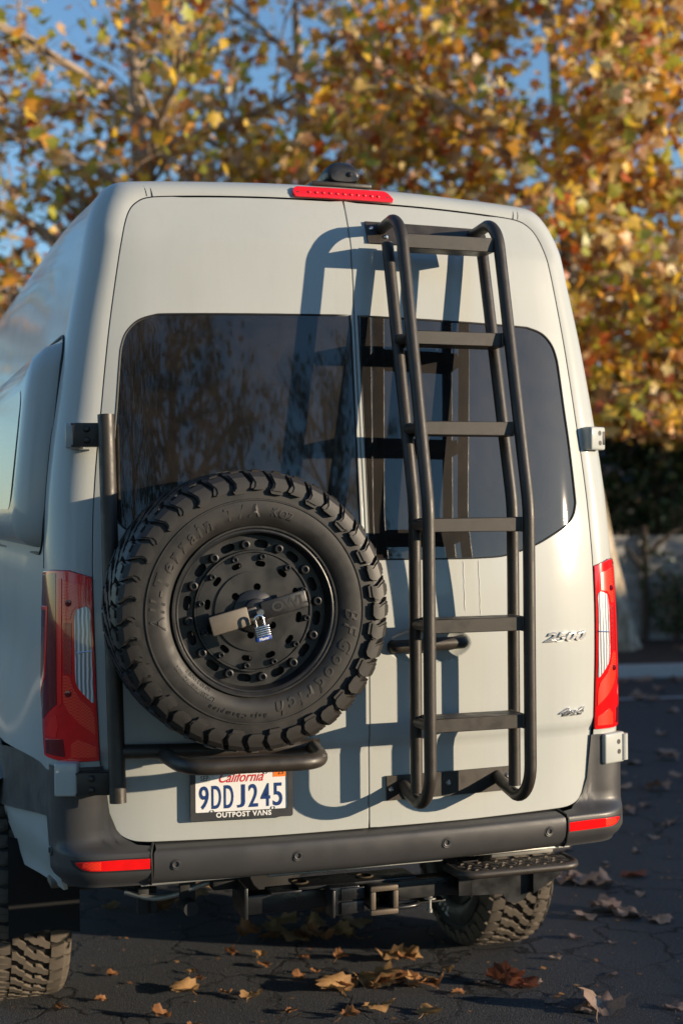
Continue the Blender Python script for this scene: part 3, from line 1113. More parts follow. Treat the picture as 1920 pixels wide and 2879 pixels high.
# --- camera pod on the roof edge
b = MB()
secs = []
for y, hw, zt, zb in ((.268, .046, 2.980, 2.938), (.275, .056, 2.996, 2.934), (.292, .060, 3.006, 2.932), (.34, .061, 3.004, 2.930), (.42, .056, 2.985, 2.932), (.52, .048, 2.958, 2.932), (.56, .042, 2.945, 2.934)):
    cx = .022
    ring = []
    for w in range(0, 360, 15):
        cxx = math.copysign(abs(math.cos(rad(w))) ** .55, math.cos(rad(w))); czz = math.copysign(abs(math.sin(rad(w))) ** .7, math.sin(rad(w)))
        top = czz > 0
        ring.append((cx + hw * cxx * (1 - .25 * max(0, czz)), y, (zt + zb) / 2 + (zt - zb) / 2 * czz))
    secs.append(ring)
n = len(secs[0])
for r_ in secs: b.v += r_
for k in range(len(secs) - 1):
    for i in range(n):
        b.f.append((k * n + i, k * n + (i + 1) % n, (k + 1) * n + (i + 1) % n, (k + 1) * n + i))
b.f += [tuple(range(n)), tuple((len(secs) - 1) * n + i for i in range(n))]
pod = b.build("camera_pod", "hitch", van, ang=30)
b = MB(); b.lathe([(.0001, -.008), (.005, -.007), (.0085, -.003), (.009, .002)], 18, Matrix.Translation((.040, .268, 2.962))); b.build("camera_lens", "glass", pod)
b = MB(); b.box((.015, .34, 2.928), (.21, .14, .014), .004); b.build("camera_base", "powder", pod)

# --- hinges
def hinge(c_, size, s, yaw, holes):
    rot = Matrix.Rotation(yaw, 3, 'Z')
    b = MB(); b.box(c_, size, .007, rot=rot, seg=3)
    h = b.build("door_hinge", "paint", van)
    for dx, dz in holes:
        b = MB()
        p = Vector(c_) + rot @ Vector((dx, -size[1] / 2 - .001, dz))
        b.lathe([(.0001, 0), (.0085, 0), (.009, .004)], 16, Matrix.Translation(p) @ rot.to_4x4()); b.build("bolt_hole", "ink", h)
    return h, rot
h, r_ = hinge((.884, .150, 2.076), (.078, .05, .080), 1, rad(24), ((.006, .018), (.008, -.016)))
b = MB(); b.box(Vector((.884, .150, 2.076)) + r_ @ Vector((.028, -.0255, .001)), (.011, .004, .046), .001, rot=r_); b.build("hinge_slot", "ink", h)
h, r_ = hinge((.912, .118, 1.010), (.100, .075, .104), 1, rad(20), ((.018, .020), (.020, -.014)))
b = MB(); b.tube([Vector((.912, .118, 1.010)) + r_ @ Vector((.050, -.030, -.045)), Vector((.912, .118, 1.010)) + r_ @ Vector((.050, -.030, .045))], .016, 14); b.build("hinge_barrel", "paint", h)
hinge((-.898, .145, 2.070), (.052, .05, .080), -1, rad(-24), ())
h, r_ = hinge((-.935, .095, 1.030), (.070, .07, .100), -1, rad(-20), ())

# --- bumper
def YBm(x):
    return .08 * x * x - .035
prof = [(.076, .822), (.040, .8185), (.012, .8135), (.003, .810), (-.001, .803), (-.004, .790), (-.004, .765), (.001, .745), (.010, .725), (.022, .710), (.034, .704), (.12, .702)]
xsn = np.linspace(-.692, .692, 41)
vs_ = []
for x in xsn:
    for y, z in prof:
        yy = y + YBm(x) if y < .07 else max(y + YBm(x), YS(x, .83) + .01)
        if abs(x) > .6 and z > .80:
            pass
        vs_.append((float(x) * (1 - .018 * smooth((z - .800) / .02)), yy, z))
n = len(prof)
b = MB(); b.add(vs_, [(i * n + j, (i + 1) * n + j, (i + 1) * n + j + 1, i * n + j + 1) for i in range(len(xsn) - 1) for j in range(n - 1)])
bump = b.build("bumper", "plastic", van, ang=60)
for x in (-.626, -.249, .249, .626):
    p = Vector((x, YBm(x) - .004, .766)); a = math.atan(.16 * x)
    mt_ = Matrix.Translation(p) @ Matrix.Rotation(a, 4, 'Z')
    b = MB(); b.lathe([(.0001, .002), (.0055, .002), (.0075, -.0035), (.0115, -.0045), (.0135, -.001), (.0165, -.0015), (.0175, .003)], 24, mt_)
    sn = b.build("parking_sensor", "plastic", bump)
    b = MB(); b.lathe([(.0001, .0008), (.0056, .0008), (.006, .003)], 16, mt_); b.build("sensor_core", "ink", bump)

# corner pieces: plan curve round the corner and along the flank
def plan(s):
    """arc length from x=.70 outwards -> (x, y, n) at bumper height"""
    pts = plan_pts
    return pts
PL = []
for x in np.linspace(.70, .84, 8):
    PL.append((float(x), YBm(float(x))))
cx0, cy0 = .84, YBm(.84)
th0 = math.atan(.16 * .84)
rr = .158
for k in range(1, 15):
    w = th0 + (math.pi / 2 - .06 - th0) * k / 14
    PL.append((cx0 + rr * (math.sin(w) - math.sin(th0)), cy0 + rr * (math.cos(th0) - math.cos(w))))
for y in (.24, .3, .38, .46, .54, .62, .70, .78, .86, .94, 1.02):
    PL.append((PL[21][0] + .080 * smooth((y - .17) / .80), y))
def corner_piece(s):
    rows = []
    for k, (x, y) in enumerate(PL):
        xa = min(x, .834)
        if x < .829:
            ztop = float(np.interp(x, [.70, .742, .779, .803, .820, .829], [.8195, .823, .840, .871, .918, .96]))
        else:
            ztop = 1.062 + .0 * y
        if y > .2:
            ztop = float(np.interp(y, [.2, .26, .3, .5, .76, 1.02], [1.062, 1.06, 1.058, 1.05, 1.03, 1.0]))
        pa = PL[max(k - 1, 0)]; pb = PL[min(k + 1, len(PL) - 1)]
        tx, ty = pb[0] - pa[0], pb[1] - pa[1]; l = math.hypot(tx, ty)
        nx_, ny_ = ty / l, -tx / l
        led = .062 * (1 - smooth((k - 7) / 13))                       # depth of the ledge
        low_z = .700
        col_ = []
        zz = [low_z, .704, .712, .728, .748, .765, .785, .798, .806, .812, .820, .83, .845, .87, .91, .95, 1.0, 1.04, 1.055, 1.062]
        for z in zz:
            t = min(1.0, z)
            z2 = low_z + (z - low_z) * (1.0)
            if z > .806:
                z2 = .806 + (z - .806) / (1.062 - .806) * max(ztop - .806, .006)
            if y > .19:
                z2 = max(z2, .895 - .13 * (y - .2))
            o = 0.0
            o -= .035 * (1 - smooth((z - low_z) / .045)) * 1.0          # tuck under
            o -= led * smooth((z2 - .803) / .034)
            o += .004
            col_.append((s * (x + nx_ * o), y + ny_ * o, z2))
        rows.append(col_)
    b = MB()
    n = len(rows[0])
    for r_ in rows: b.v += r_
    for i in range(len(rows) - 1):
        for j in range(n - 1):
            # painted panel shows through low on the flank
            if PL[i][1] > .19 and rows[i][j + 1][2] - rows[i][j][2] < 1e-6 and rows[i + 1][j + 1][2] - rows[i + 1][j][2] < 1e-6:
                continue
            b.f.append((i * n + j, (i + 1) * n + j, (i + 1) * n + j + 1, i * n + j + 1))
    return b, rows
def FC(s):
    seg = [0]
    for i in range(1, len(PL)):
        seg.append(seg[-1] + math.hypot(PL[i][0] - PL[i - 1][0], PL[i][1] - PL[i - 1][1]))
    def f(a, z):
        a = max(0, min(seg[-1], a))
        i = max(0, min(len(PL) - 2, int(np.searchsorted(seg, a) - 1)))
        t = (a - seg[i]) / (seg[i + 1] - seg[i])
        x = PL[i][0] * (1 - t) + PL[i + 1][0] * t; y = PL[i][1] * (1 - t) + PL[i + 1][1] * t
        return Vector((s * x, y, z))
    return f
for s in (-1, 1):
    b, rows = corner_piece(s)
    cp = b.build("bumper_corner", "plastic", van, ang=60)
    f = FC(s)
    ro = [(.004, .787), (.10, .788), (.18, .786), (.226, .782), (.222, .774), (.205, .764), (.18, .759), (.10, .758), (.004, .758)]
    rf = panel("reflector", ro, f, "lens_red", cp, step=.012, off=.0065, flange=.004, bead=.001)
    panel("reflector_prism", [(.15, .785), (.20, .783), (.205, .770), (.18, .762), (.15, .761)], f, "lens_grid", cp, step=.012, off=.0075, flange=.001, bead=.0005)
    panel("reflector_rim", [(.0, .792), (.18, .791), (.246, .788), (.235, .770), (.21, .757), (.18, .753), (.0, .752)], f, "seal", cp, step=.012, off=.0046, flange=.004, bead=.001)
    # seam between centre and corner
    b = MB(); b.tube([(s * .686, .050, .8225), (s * .699, .006, .811), (s * .701, .0025, .80), (s * .700, .000, .765), (s * .698, .012, .72), (s * .697, .03, .703)], .0042, 8)
    b.build("bumper_seam", "seal", cp)
    # side parking sensor
    p = f(.345, .80); b = MB()
    b.lathe([(.0001, .003), (.006, .003), (.008, -.003), (.012, -.004), (.016, .001)], 18, Matrix.Translation(p + Vector((s * .006, 0, 0))) @ Matrix.Rotation(s * rad(80), 4, 'Z')); b.build("parking_sensor", "plastic", cp)
    # painted quarter panel below the cladding
    def FQ(y, z, s=s):
        x = .968 + .080 * smooth((y - .17) / .80) - .030 * (1 - smooth((z - .64) / .16))
        return Vector((s * x, y, z))
    panel("quarter_panel", [(.16, .935), (.55, .895), (1.0, .84), (.93, .75), (.82, .67), (.73, .625), (.55, .640), (.30, .655), (.195, .668)], FQ, "paint", van, step=.05, flange=.012, bead=.004)
    # arch flare
    b = MB()
    vv = []
    m_ = 22
    for i in range(m_ + 1):
        w = rad(132 - 84 * i / m_)
        cw, sw = math.cos(w), math.sin(w)
        for r_, x in ((.485, 1.03), (.485, 1.115), (.50, 1.125), (.56, 1.11), (.62, 1.075), (.64, 1.05)):
            vv.append((s * x, 1.3 - r_ * cw * -1 if False else 1.3 + r_ * cw, .44 + r_ * sw * .98))
    b.add(vv, [(i * 6 + j, (i + 1) * 6 + j, (i + 1) * 6 + j + 1, i * 6 + j + 1) for i in range(m_) for j in range(5)])
    b.build("arch_flare", "plastic", van, ang=50)
# metal lip under the bumper
b = MB(); b.box((0, .09, .698), (1.45, .10, .006), .001); b.build("bumper_lip", "galvanised", van)
b = MB(); b.box((.02, .26, .672), (.62, .16, .05), .012); b.build("rear_crossmember", "paint", van)

# --- number plate
pl_c = Vector((-.416, .008, .966)); pdir = Vector((.995, -.095, 0)).normalized()
pm = frame_xz(pl_c, pdir)
def PF(a, z, d):
    return pm @ Vector((a, z, d))
def rrect(w, h, r, n=5):
    out = []
    for cx, cz, a0 in ((w / 2 - r, h / 2 - r, 0), (-w / 2 + r, h / 2 - r, 90), (-w / 2 + r, -h / 2 + r, 180), (w / 2 - r, -h / 2 + r, 270)):
        for k in range(n):
            wq = rad(a0 + 90 * k / (n - 1)); out.append((cx + r * math.cos(wq), cz + r * math.sin(wq)))
    return out
b = MB(); b.prism(rrect(.304, .150, .012), PF, 0, .002); plate = b.build("license_plate", "plate_white", van)
def frame_mesh(w, h, r, w2, h2, dy, d0, d1):
    o = rrect(w, h, r); i_ = [(x, z + dy) for x, z in rrect(w2, h2, .004)]
    n = len(o); b = MB()
    vs_ = [PF(a, z, d0) for a, z in o] + [PF(a, z, d1) for a, z in o] + [PF(a, z, d1) for a, z in i_] + [PF(a, z, d0) for a, z in i_]
    fs_ = []
    for k in range(n):
        j = (k + 1) % n
        fs_ += [(k, j, n + j, n + k), (n + k, n + j, 2 * n + j, 2 * n + k), (2 * n + k, 2 * n + j, 3 * n + j, 3 * n + k), (3 * n + k, 3 * n + j, j, k)]
    b.add(vs_, fs_); return b
frame_mesh(.318, .160, .008, .287, .122, .006, -.010, .006).build("plate_frame", "plastic", plate)
NUM = "9DDJ245"
for k, ch in enumerate(NUM):
    me = text_mesh(ch, .098, extrude=.0016, bold=.0006, res=4)
    xs = [v.co.x for v in me.vertices]; ys = [v.co.y for v in me.vertices]
    cxm, cym = (min(xs) + max(xs)) / 2, (min(ys) + max(ys)) / 2
    kx = (.0285 if ch != 'J' else .024) / (max(xs) - min(xs)); ky = .071 / (max(ys) - min(ys))
    for v in me.vertices:
        v.co.x = (v.co.x - cxm) * kx - .1165 + k * .0382; v.co.y = (v.co.y - cym) * ky - .010; v.co.z += .0022
    me.transform(pm); me.materials.clear(); me.materials.append(MATS["plate_blue"])
    link(bpy.data.objects.new("plate_character", me), plate)
text_obj("plate_state", "California", .044, "plate_red", plate, pm @ Matrix.Translation((-.005, .0475, .0024)), extrude=.0004, shear=.45, bold=.0004, xs=.82, res=4)
b = MB(); b.prism([(-.135, .036), (-.096, .036), (-.096, .062), (-.135, .062)], PF, .002, .0028); b.build("month_sticker", "sticker_white", plate)
text_obj("plate_month", "SEP", .022, "ink", plate, pm @ Matrix.Translation((-.1155, .049, .0032)), extrude=.0002, xs=.8)
b = MB(); b.prism([(.098, .044), (.139, .044), (.139, .068), (.098, .068)], PF, .002, .0028); b.build("year_sticker", "sticker_orange", plate)
text_obj("plate_year", "23", .020, "ink", plate, pm @ Matrix.Translation((.122, .057, .0032)), extrude=.0002)
text_obj("plate_frame_text", "OUTPOST V\u039BNS", .0215, "white_print", plate, pm @ Matrix.Translation((.005, -.0655, .0064)), extrude=.0002, bold=.0007, space=1.12)
for x, z in ((-.092, -.054), (.098, -.052), (-.09, .060), (.075, .060)):
    b = MB(); b.lathe([(.0001, -.004), (.004, -.0035), (.0058, 0)], 12, pm @ Matrix.Translation((x, z, .005)) @ Matrix.Rotation(rad(90), 4, 'X')); b.build("plate_screw", "steel", plate)

# --- rear ladder
TR = .0195
b = MB()
def plate_prism(poly, d0, d1, bm_):
    bm_.prism(poly, lambda a, z, d: Vector((a, YS(a, z) - d, z)), d0, d1)
def strip_plate(x0, x1, z0, z1, t0, t1):
    m_ = MB(); n = 12
    xs = np.linspace(x0, x1, n)
    vv = []
    for x in xs:
        for z, d in ((z0, t0), (z0, t1), (z1, t1), (z1, t0)):
            vv.append((float(x), float(YS(float(x), z)) - d, z))
    m_.add(vv, [(4 * i + j, 4 * i + (j + 1) % 4, 4 * i + 4 + (j + 1) % 4, 4 * i + 4 + j) for i in range(n - 1) for j in range(4)] + [(0, 1, 2, 3), (4 * n - 1, 4 * n - 2, 4 * n - 3, 4 * n - 4)])
    return m_
mp = strip_plate(.057, .508, .908, .986, .002, .010)
lad = mp.build("ladder", "powder", van)
strip_plate(.060, .50, 2.712, 2.788, .002, .010).build("mounting_plate", "powder", lad)
RXL, RXR = .113, .449
for x in (RXL, RXR):
    fp = [(x, YS(x, .945) - .006, .955), (x, -.115, .925), (x, -.234, .99), (x, -.234, 1.845), (x, -.012, 2.70), (x, .04, 2.775), (x, YS(x, 2.755) - .004, 2.757)]
    pth = fillet(fp, [0, .05, .10, .05, .06, .05, 0], 8)
    # round the two ends more generously
    low = [(x, YS(x, .945) - .006, .955), (x, -.10, .925)]
    cxx = []
    for k in range(11):
        w = rad(-90 - 9 * k)
        cxx.append((x, -.125 + .109 * math.cos(w), 1.035 + .112 * math.sin(w)))
    cxx[-1] = (x, -.234, 1.035)
    up_ = []
    top_c = (.075, 2.655)
    for k in range(11):
        w = rad(180 - 14 - 7.0 * k)
        up_.append((x, top_c[0] + .112 * math.cos(w), top_c[1] + .118 * math.sin(w)))
    pth = [(x, YS(x, .945) - .006, .958), (x, -.06, .935)] + cxx + [(x, -.234, 1.5)] + fillet([(x, -.234, 1.55), (x, -.234, 1.845), (x, -.06, 2.53)], .05, 6)[1:-1] + up_ + [(x, YS(x, 2.765) - .004, 2.762)]
    b = MB(); b.tube(pth, TR, 18); b.build("rail", "powder", lad)
    rp = fillet([(x, -.118, .952), (x, -.118, 1.845), (x, .105, 2.705)], .05, 6)
    b = MB(); b.tube(rp, TR, 18); b.build("rail", "powder", lad)
def ry(z):        # front rail depth at height z
    return -.234 if z < 1.845 else -.234 + (z - 1.845) * .2535
for z in (1.173, 1.477, 1.787, 2.088, 2.377):
    yf = ry(z)
    rot = Matrix.Rotation(-math.atan(.2535) if z > 1.845 else 0, 3, 'X')
    b = MB(); b.box(((RXL + RXR) / 2, yf + .055, z), (RXR - RXL - .032, .098, .043), .002, seg=1)
    rg = b.build("rung", "powder", lad)
    for x in (RXL + .0185, RXR - .0185):
        b = MB(); b.box((x, yf + .055, z), (.006, .101, .047), .002, seg=1); b.build("weld_bead", "lock_plate", lad)
    for x in (RXL, RXR):
        b = MB(); b.tube([(x, yf + .012, z), (x, yf + .104, z)], .016, 12); b.build("rail_link", "powder", lad)
b = MB(); b.box(((RXL + RXR) / 2, .015, 2.692), (RXR - RXL - .03, .09, .046), .002, seg=1); b.build("rung", "powder", lad)
for x, z in ((.079, 2.762), (.125, 2.735)):
    b = MB(); b.lathe([(.0001, -.007), (.0045, -.0065), (.0085, 0)], 14, Matrix.Translation((x, YS(x, z) - .0105, z))); b.build("bolt", "steel", lad)
for x, z in ((.072, .944), (.272, .950), (.489, .958)):
    b = MB(); b.lathe([(.0001, -.006), (.0035, -.0035), (.005, -.0065), (.0095, 0)], 14, Matrix.Translation((x, YS(x, z) - .0105, z))); b.build("bolt", "steel", lad)

# --- spare wheel carrier on the left hinges
b = MB(); b.tube([(-.803, -.022, .968), (-.8185, .05, 2.130)], .0255, 20)
car = b.build("wheel_carrier", "powder", van)
b = MB(); b.tube([(-.806, -.010, 1.118), (-.47, -.035, 1.108), (-.18, -.035, 1.104)], .0225, 16); b.build("cross_tube", "powder", car)
hoop = fillet([(-.665, -.03, 1.105), (-.640, -.22, 1.094), (-.225, -.235, 1.090), (-.20, -.03, 1.10)], .085, 10)
b = MB(); b.tube(hoop, .0235, 18); b.build("tyre_rest", "powder", car)
b = MB(); b.tube([(-.81, .02, 1.60), (-.44, .01, 1.535)], .024, 14); b.build("hub_arm", "powder", car)
for z, zz in ((2.07, .072), (1.018, .068)):
    b = MB(); yb_ = .075 if z > 2 else .035
    b.box((-.862, yb_, z), (.105, .010, zz), .002, rot=Matrix.Rotation(rad(-14), 3, 'Z'))
    b.box((-.862, yb_ + .022, z + zz / 2 - .003), (.105, .05, .006), .001, rot=Matrix.Rotation(rad(-14), 3, 'Z'))
    b.box((-.862, yb_ + .022, z - zz / 2 + .003), (.105, .05, .006), .001, rot=Matrix.Rotation(rad(-14), 3, 'Z'))
    hp_ = b.build("hinge_plate", "powder", car)
    for dz in (.017, -.017):
        b = MB(); b.lathe([(.0001, -.010), (.004, -.010), (.0075, -.008), (.0085, -.004), (.011, 0)], 14, Matrix.Translation((-.873, yb_ - .002, z + dz)) @ Matrix.Rotation(rad(-14), 4, 'Z')); b.build("bolt", "powder", car)

# ------------------------------------------------------------------ wheels
def tyre_profile():
    h = [(.238, -.112), (.246, -.120), (.252, -.1255), (.260, -.132), (.272, -.1385), (.29, -.1425), (.318, -.1405), (.3235, -.1398), (.325, -.1425), (.3285, -.1425), (.330, -.1385),
         (.345, -.1375), (.368, -.1365), (.386, -.132), (.396, -.122), (.401, -.10), (.4025, -.04)]
    return h + [(.4025, 0)] + [(r, -y) for r, y in reversed(h)]


def side_point(w):
    """walk over the shoulder: w in metres from tread centre; returns (r, y) on the carcass (front side)"""
    P = [(.4025, 0), (.4022, -.04), (.4018, -.07), (.401, -.10), (.396, -.122), (.386, -.132), (.368, -.1365), (.345, -.1375), (.33, -.1385)]
    d = 0
    for i in range(1, len(P)):
        l = math.hypot(P[i][0] - P[i - 1][0], P[i][1] - P[i - 1][1])
        if d + l >= w or i == len(P) - 1:
            t = min(1, (w - d) / l)
            return (P[i - 1][0] + (P[i][0] - P[i - 1][0]) * t, P[i - 1][1] + (P[i][1] - P[i - 1][1]) * t)
        d += l


def lug_mesh(name, secs, h, material, side=1):
    """secs: (w, angL, angR) in metres/degrees; a raised block following the carcass"""
    b = MB()
    vv = []
    for w, a0, a1 in secs:
        sg = 1 if w >= 0 else -1
        r, y = side_point(abs(w)); y *= sg
        r2, y2 = side_point(abs(w) + .002); y2 *= sg
        tx, ty = r2 - r, (y2 - y)
        l = math.hypot(tx, ty) or 1
        nr, ny_ = abs(ty) / l, (tx / l) * sg if True else 0
        nr, ny_ = -ty / l * sg, tx / l * sg
        if nr < 0 and abs(nr) > abs(ny_):
            nr, ny_ = -nr, -ny_
        if abs(ny_) >= abs(nr) and (ny_ * (-sg)) < 0:
            nr, ny_ = -nr, -ny_
        for dh, a in ((h, a0 - .10), (h, a1 + .10), (-.004, a1 + .22), (-.004, a0 - .22)):
            R_, Y_ = r + nr * dh, y + ny_ * dh
            vv.append((R_ * math.cos(rad(a)), side * Y_, R_ * math.sin(rad(a))))
    n = len(secs)
    fs_ = []
    for i in range(n - 1):
        for j in range(4):
            fs_.append((4 * i + j, 4 * i + (j + 1) % 4, 4 * i + 4 + (j + 1) % 4, 4 * i + 4 + j))
    fs_ += [(0, 1, 2, 3), tuple(4 * (n - 1) + j for j in (3, 2, 1, 0))]
    b.add(vv, fs_)
    return b.mesh(name, material, ang=14)


NP = 40
PITCH_A = 360 / NP


def lug_set(material):
    out = {}
    # shoulder lugs (chevron over the shoulder and down the sidewall), long and short
    out["A"] = [(.068, -2.6, 3.0), (.090, -3.6, 3.2), (.104, -3.0, 3.9), (.116, -2.3, 4.5), (.130, -3.6, 3.2), (.150, -5.8, 1.0), (.160, -5.4, 1.2), (.168, -3.8, 2.4), (.178, -3.4, 1.6)]
    out["B"] = [(.072, -3.0, 2.6), (.090, -3.6, 3.0), (.104, -3.2, 3.7), (.116, -2.6, 4.3), (.130, -3.8, 3.0), (.146, -5.4, 1.4), (.156, -4.2, 2.4), (.164, -2.0, 2.6)]
    out["F"] = [(.124, -3.0, 2.6), (.136, -3.9, 1.6), (.150, -5.1, .2), (.160, -4.7, .4), (.168, -3.2, 1.6)]
    out["G"] = [(.080, -2.6, -.3), (.096, -2.9, -.1), (.110, -2.4, .4), (.120, -1.9, .9)]
    out["C"] = [(-.066, -3.6, -.4), (-.050, -3.4, .2), (-.042, -2.2, 2.2), (-.028, -1.4, 3.6), (-.020, .6, 3.8)]
    out["D"] = [(-.024, -4.2, -1.0), (-.010, -4.0, -.6), (.004, -2.2, 1.4), (.012, -1.0, 2.8), (.024, -.6, 3.0)]
    out["E"] = [(.018, -3.8, -.8), (.026, -3.6, .4), (.040, -2.2, 1.8), (.050, -.4, 3.4), (.066, .2, 3.6)]
    return out


def add_tread(parent, material, name="tread_block"):
    S = lug_set(material)
    hgt = .0135
    me = {}
    for side in (1, -1):
        for k in ("A", "B"):
            me[(k, side)] = lug_mesh(name, [(w, a0, a1) for w, a0, a1 in S[k]], hgt if side else 0, material, side)
    for side in (1, -1):
        for k in ("F", "G"):
            me[(k, side)] = lug_mesh(name, S[k], hgt + .0035, material, side)
    for k in ("C", "D", "E"):
        me[(k, 1)] = lug_mesh(name, S[k], hgt, material, 1)
    for i in range(NP):
        a = i * PITCH_A
        ro = lambda q: Matrix.Rotation(-rad(q), 4, 'Y')
        inst(name, me[("A" if i % 2 else "B", 1)], parent, ro(a))
        inst(name, me[("B" if i % 2 else "A", -1)], parent, ro(a + PITCH_A / 2))
        if not i % 2 or True:
            inst("tread_rib", me[("F", 1)], parent, ro(a)); inst("tread_rib", me[("G", 1)], parent, ro(a))
        inst(name, me[("C", 1)], parent, ro(a + 1.5))
        inst(name, me[("D", 1)], parent, ro(a + 5.0))
        inst(name, me[("E", 1)], parent, ro(a + 2.0))


def capsule(rc, ang, length, wd, n=5):
    """slot outline in polar plate coordinates -> list of (x,z)"""
    out = []
    half = length / 2 - wd / 2
    for sgn in (1, -1):
        for k in range(n):
            w = rad(-90 + 180 * k / (n - 1))
            t = sgn * half + sgn * wd / 2 * math.cos(w)
            r = rc + sgn * wd / 2 * math.sin(w)
            a = ang + t / rc
            out.append((r * math.cos(a), r * math.sin(a)))
    return out


def plate_with_slots(r0, r1, y0, y1, slots):
    """flat ring with slot holes, given thickness"""
    n = 72
    lo = [(r1 * math.cos(2 * math.pi * k / n), r1 * math.sin(2 * math.pi * k / n)) for k in range(n)]
    li = [(r0 * math.cos(2 * math.pi * k / 48), r0 * math.sin(2 * math.pi * k / 48)) for k in range(48)]
    loops = [lo, li] + slots
    pts, ed = [], []
    for lp in loops:
        k = len(pts); pts += lp; ed += [(k + i, k + (i + 1) % len(lp)) for i in range(len(lp))]
    res = delaunay_2d_cdt([Vector(p) for p in pts], ed, [], 0, 1e-7)
    V, T = res[0], res[2]
    b = MB()
    b.v += [(p.x, y0, p.y) for p in V]
    for t in T:
        c_ = (V[t[0]] + V[t[1]] + V[t[2]]) / 3
        if c_.length > r1 or c_.length < r0 or any(inside(s_, c_.x, c_.y) for s_ in slots) or not inside(lo, c_.x, c_.y) or inside(li, c_.x, c_.y):
            continue
        b.f.append(tuple(t))
    for lp in loops:
        k = len(b.v); n_ = len(lp)
        b.v += [(p[0], y0, p[1]) for p in lp] + [(p[0], y1, p[1]) for p in lp]
        b.f += [(k + i, k + (i + 1) % n_, k + n_ + (i + 1) % n_, k + n_ + i) for i in range(n_)]
    return b


TYRE = MB(); TYRE.lathe(tyre_profile(), 96)
TYRE_ME = TYRE.mesh("tyre", "rubber", ang=50)
RIMB = MB()
RIMB.lathe([(.205, -.070), (.214, -.098), (.2175, -.118), (.220, -.128), (.2235, -.1305), (.2270, -.1285), (.2285, -.1285), (.2335, -.1335), (.2375, -.1335), (.2395, -.128), (.233, -.115), (.218, -.108), (.214, -.06), (.20, .02), (.205, .10), (.228, .118), (.232, .124)], 72)
for _k in range(len(RIMB.v)):
    _x, _y, _z = RIMB.v[_k]
    RIMB.v[_k] = (_x * 1.05, _y * 1.01, _z * 1.05)
RIM_ME = RIMB.mesh("rim", "rim", ang=40)


def full_wheel(root_parent, mtx, detailed):
    pass


# --- spare wheel
SP = Vector((-.432, -.108, 1.542))
sp = empty("spare_wheel", SP)
tag(sp, "black spare wheel with chunky all-terrain tyre mounted upright on the left rear door", "wheel")
ty = bpy.data.objects.new("tyre", TYRE_ME); link(ty, sp)
add_tread(ty, "tread_clean")
rim = bpy.data.objects.new("rim", RIM_ME); link(rim, sp)
rim_face = bpy.data.objects.new("wheel_face", bpy.data.meshes.new("wheel_face")); link(rim_face, sp); rim_face.scale = (1.06, 1, 1.06); rim_face.location = (0, -.014, 0)
o_off = rad(7)
slots = [capsule(.187, o_off + rad(15 + 30 * k), .042, .022) for k in range(12)]
b = plate_with_slots(.160, .214, -.078, -.066, slots)
b.build("face_ring", "rim", rim_face, ang=30)
b = MB(); b.lathe([(.2145, -.078), (.2145, -.06)], 64); b.lathe([(.160, -.080), (.163, -.092), (.168, -.092), (.170, -.078)], 64); b.build("ring_step", "rim", rim_face)
sl2 = [capsule(.132, rad(-9 + 30 * k), .030, .016) for k in range(12)]
b = plate_with_slots(.104, .161, -.088, -.078, sl2); b.build("face_disc", "rim", rim_face, ang=30)
lugs = [[(.060 + .0105 * math.cos(w) if False else (.067 * math.cos(rad(82 + 60 * k)) + .0105 * math.cos(w)), .067 * math.sin(rad(82 + 60 * k)) + .0105 * math.sin(w)) for w in np.linspace(0, 2 * math.pi, 14, endpoint=False)] for k in range(6)]
b = plate_with_slots(.048, .111, -.094, -.080, lugs); b.build("hub_disc", "rim", rim_face, ang=30)
b = MB(); b.lathe([(.0001, -.050), (.216, -.050)], 48); rim_face.data = b.mesh("rim_back", "seal")
bolt_o = MB(); bolt_o.lathe([(.0065, -.010), (.0065, -.020), (.0085, -.022), (.0118, -.0205), (.0125, -.012), (.0135, 0)], 18); bolt_o.lathe([(.0001, -.012), (.0067, -.012)], 12)
bo_me = bolt_o.mesh("bolt", "rim")
bolt_i = MB(); bolt_i.lathe([(.0001, -.010), (.0042, -.010), (.0045, -.016), (.0065, -.0175), (.0085, -.016), (.0088, 0)], 14)
bi_me = bolt_i.mesh("bolt", "hitch")
for k in range(12):
    a = o_off + rad(30 * k)
    inst("bolt", bo_me, rim_face, Matrix.Translation((.185 * math.cos(a), -.078, .185 * math.sin(a))))
    a = rad(-9 + 30 * k)
    inst("bolt", bi_me, rim_face, Matrix.Translation((.152 * math.cos(a), -.088, .152 * math.sin(a))))
# locking bar across the hub: round boss, two arms
b = MB(); b.lathe([(.0001, -.150), (.034, -.150), (.038, -.147), (.038, -.125), (.052, -.122), (.062, -.116), (.064, -.094)], 40)
lk = b.build("lock_boss", "rim", sp)
ca = rad(14.5)
def arm(x0, x1, y0, w, t, nm, mt_):
    rot = Matrix.Rotation(-ca, 3, 'Y')
    b = MB(); b.box(rot @ Vector(((x0 + x1) / 2, y0, 0)), (abs(x1 - x0), t, w), .004, rot=rot)
    return b.build(nm, mt_, lk), rot
arm(-.150, -.034, -.172, .056, .008, "lock_arm", "lock_plate")
arm(-.06, -.005, -.160, .040, .02, "lock_arm", "powder")
la, rot = arm(.010, .150, -.160, .052, .008, "lock_arm", "hitch")
text_obj("lock_lettering", "OWL", .040, "ink", lk, Matrix.Rotation(-ca, 4, 'Y') @ Matrix.Translation((.093, -.1643, .0)) @ Matrix.Rotation(rad(90), 4, 'X'), extrude=.0006, bold=.0012, xs=1.15)
b = MB(); b.lathe([(.0001, -.190), (.010, -.190), (.012, -.186), (.012, -.15)], 18, Matrix.Translation((-.002, 0, .0))); b.build("lock_stud", "steel", lk)

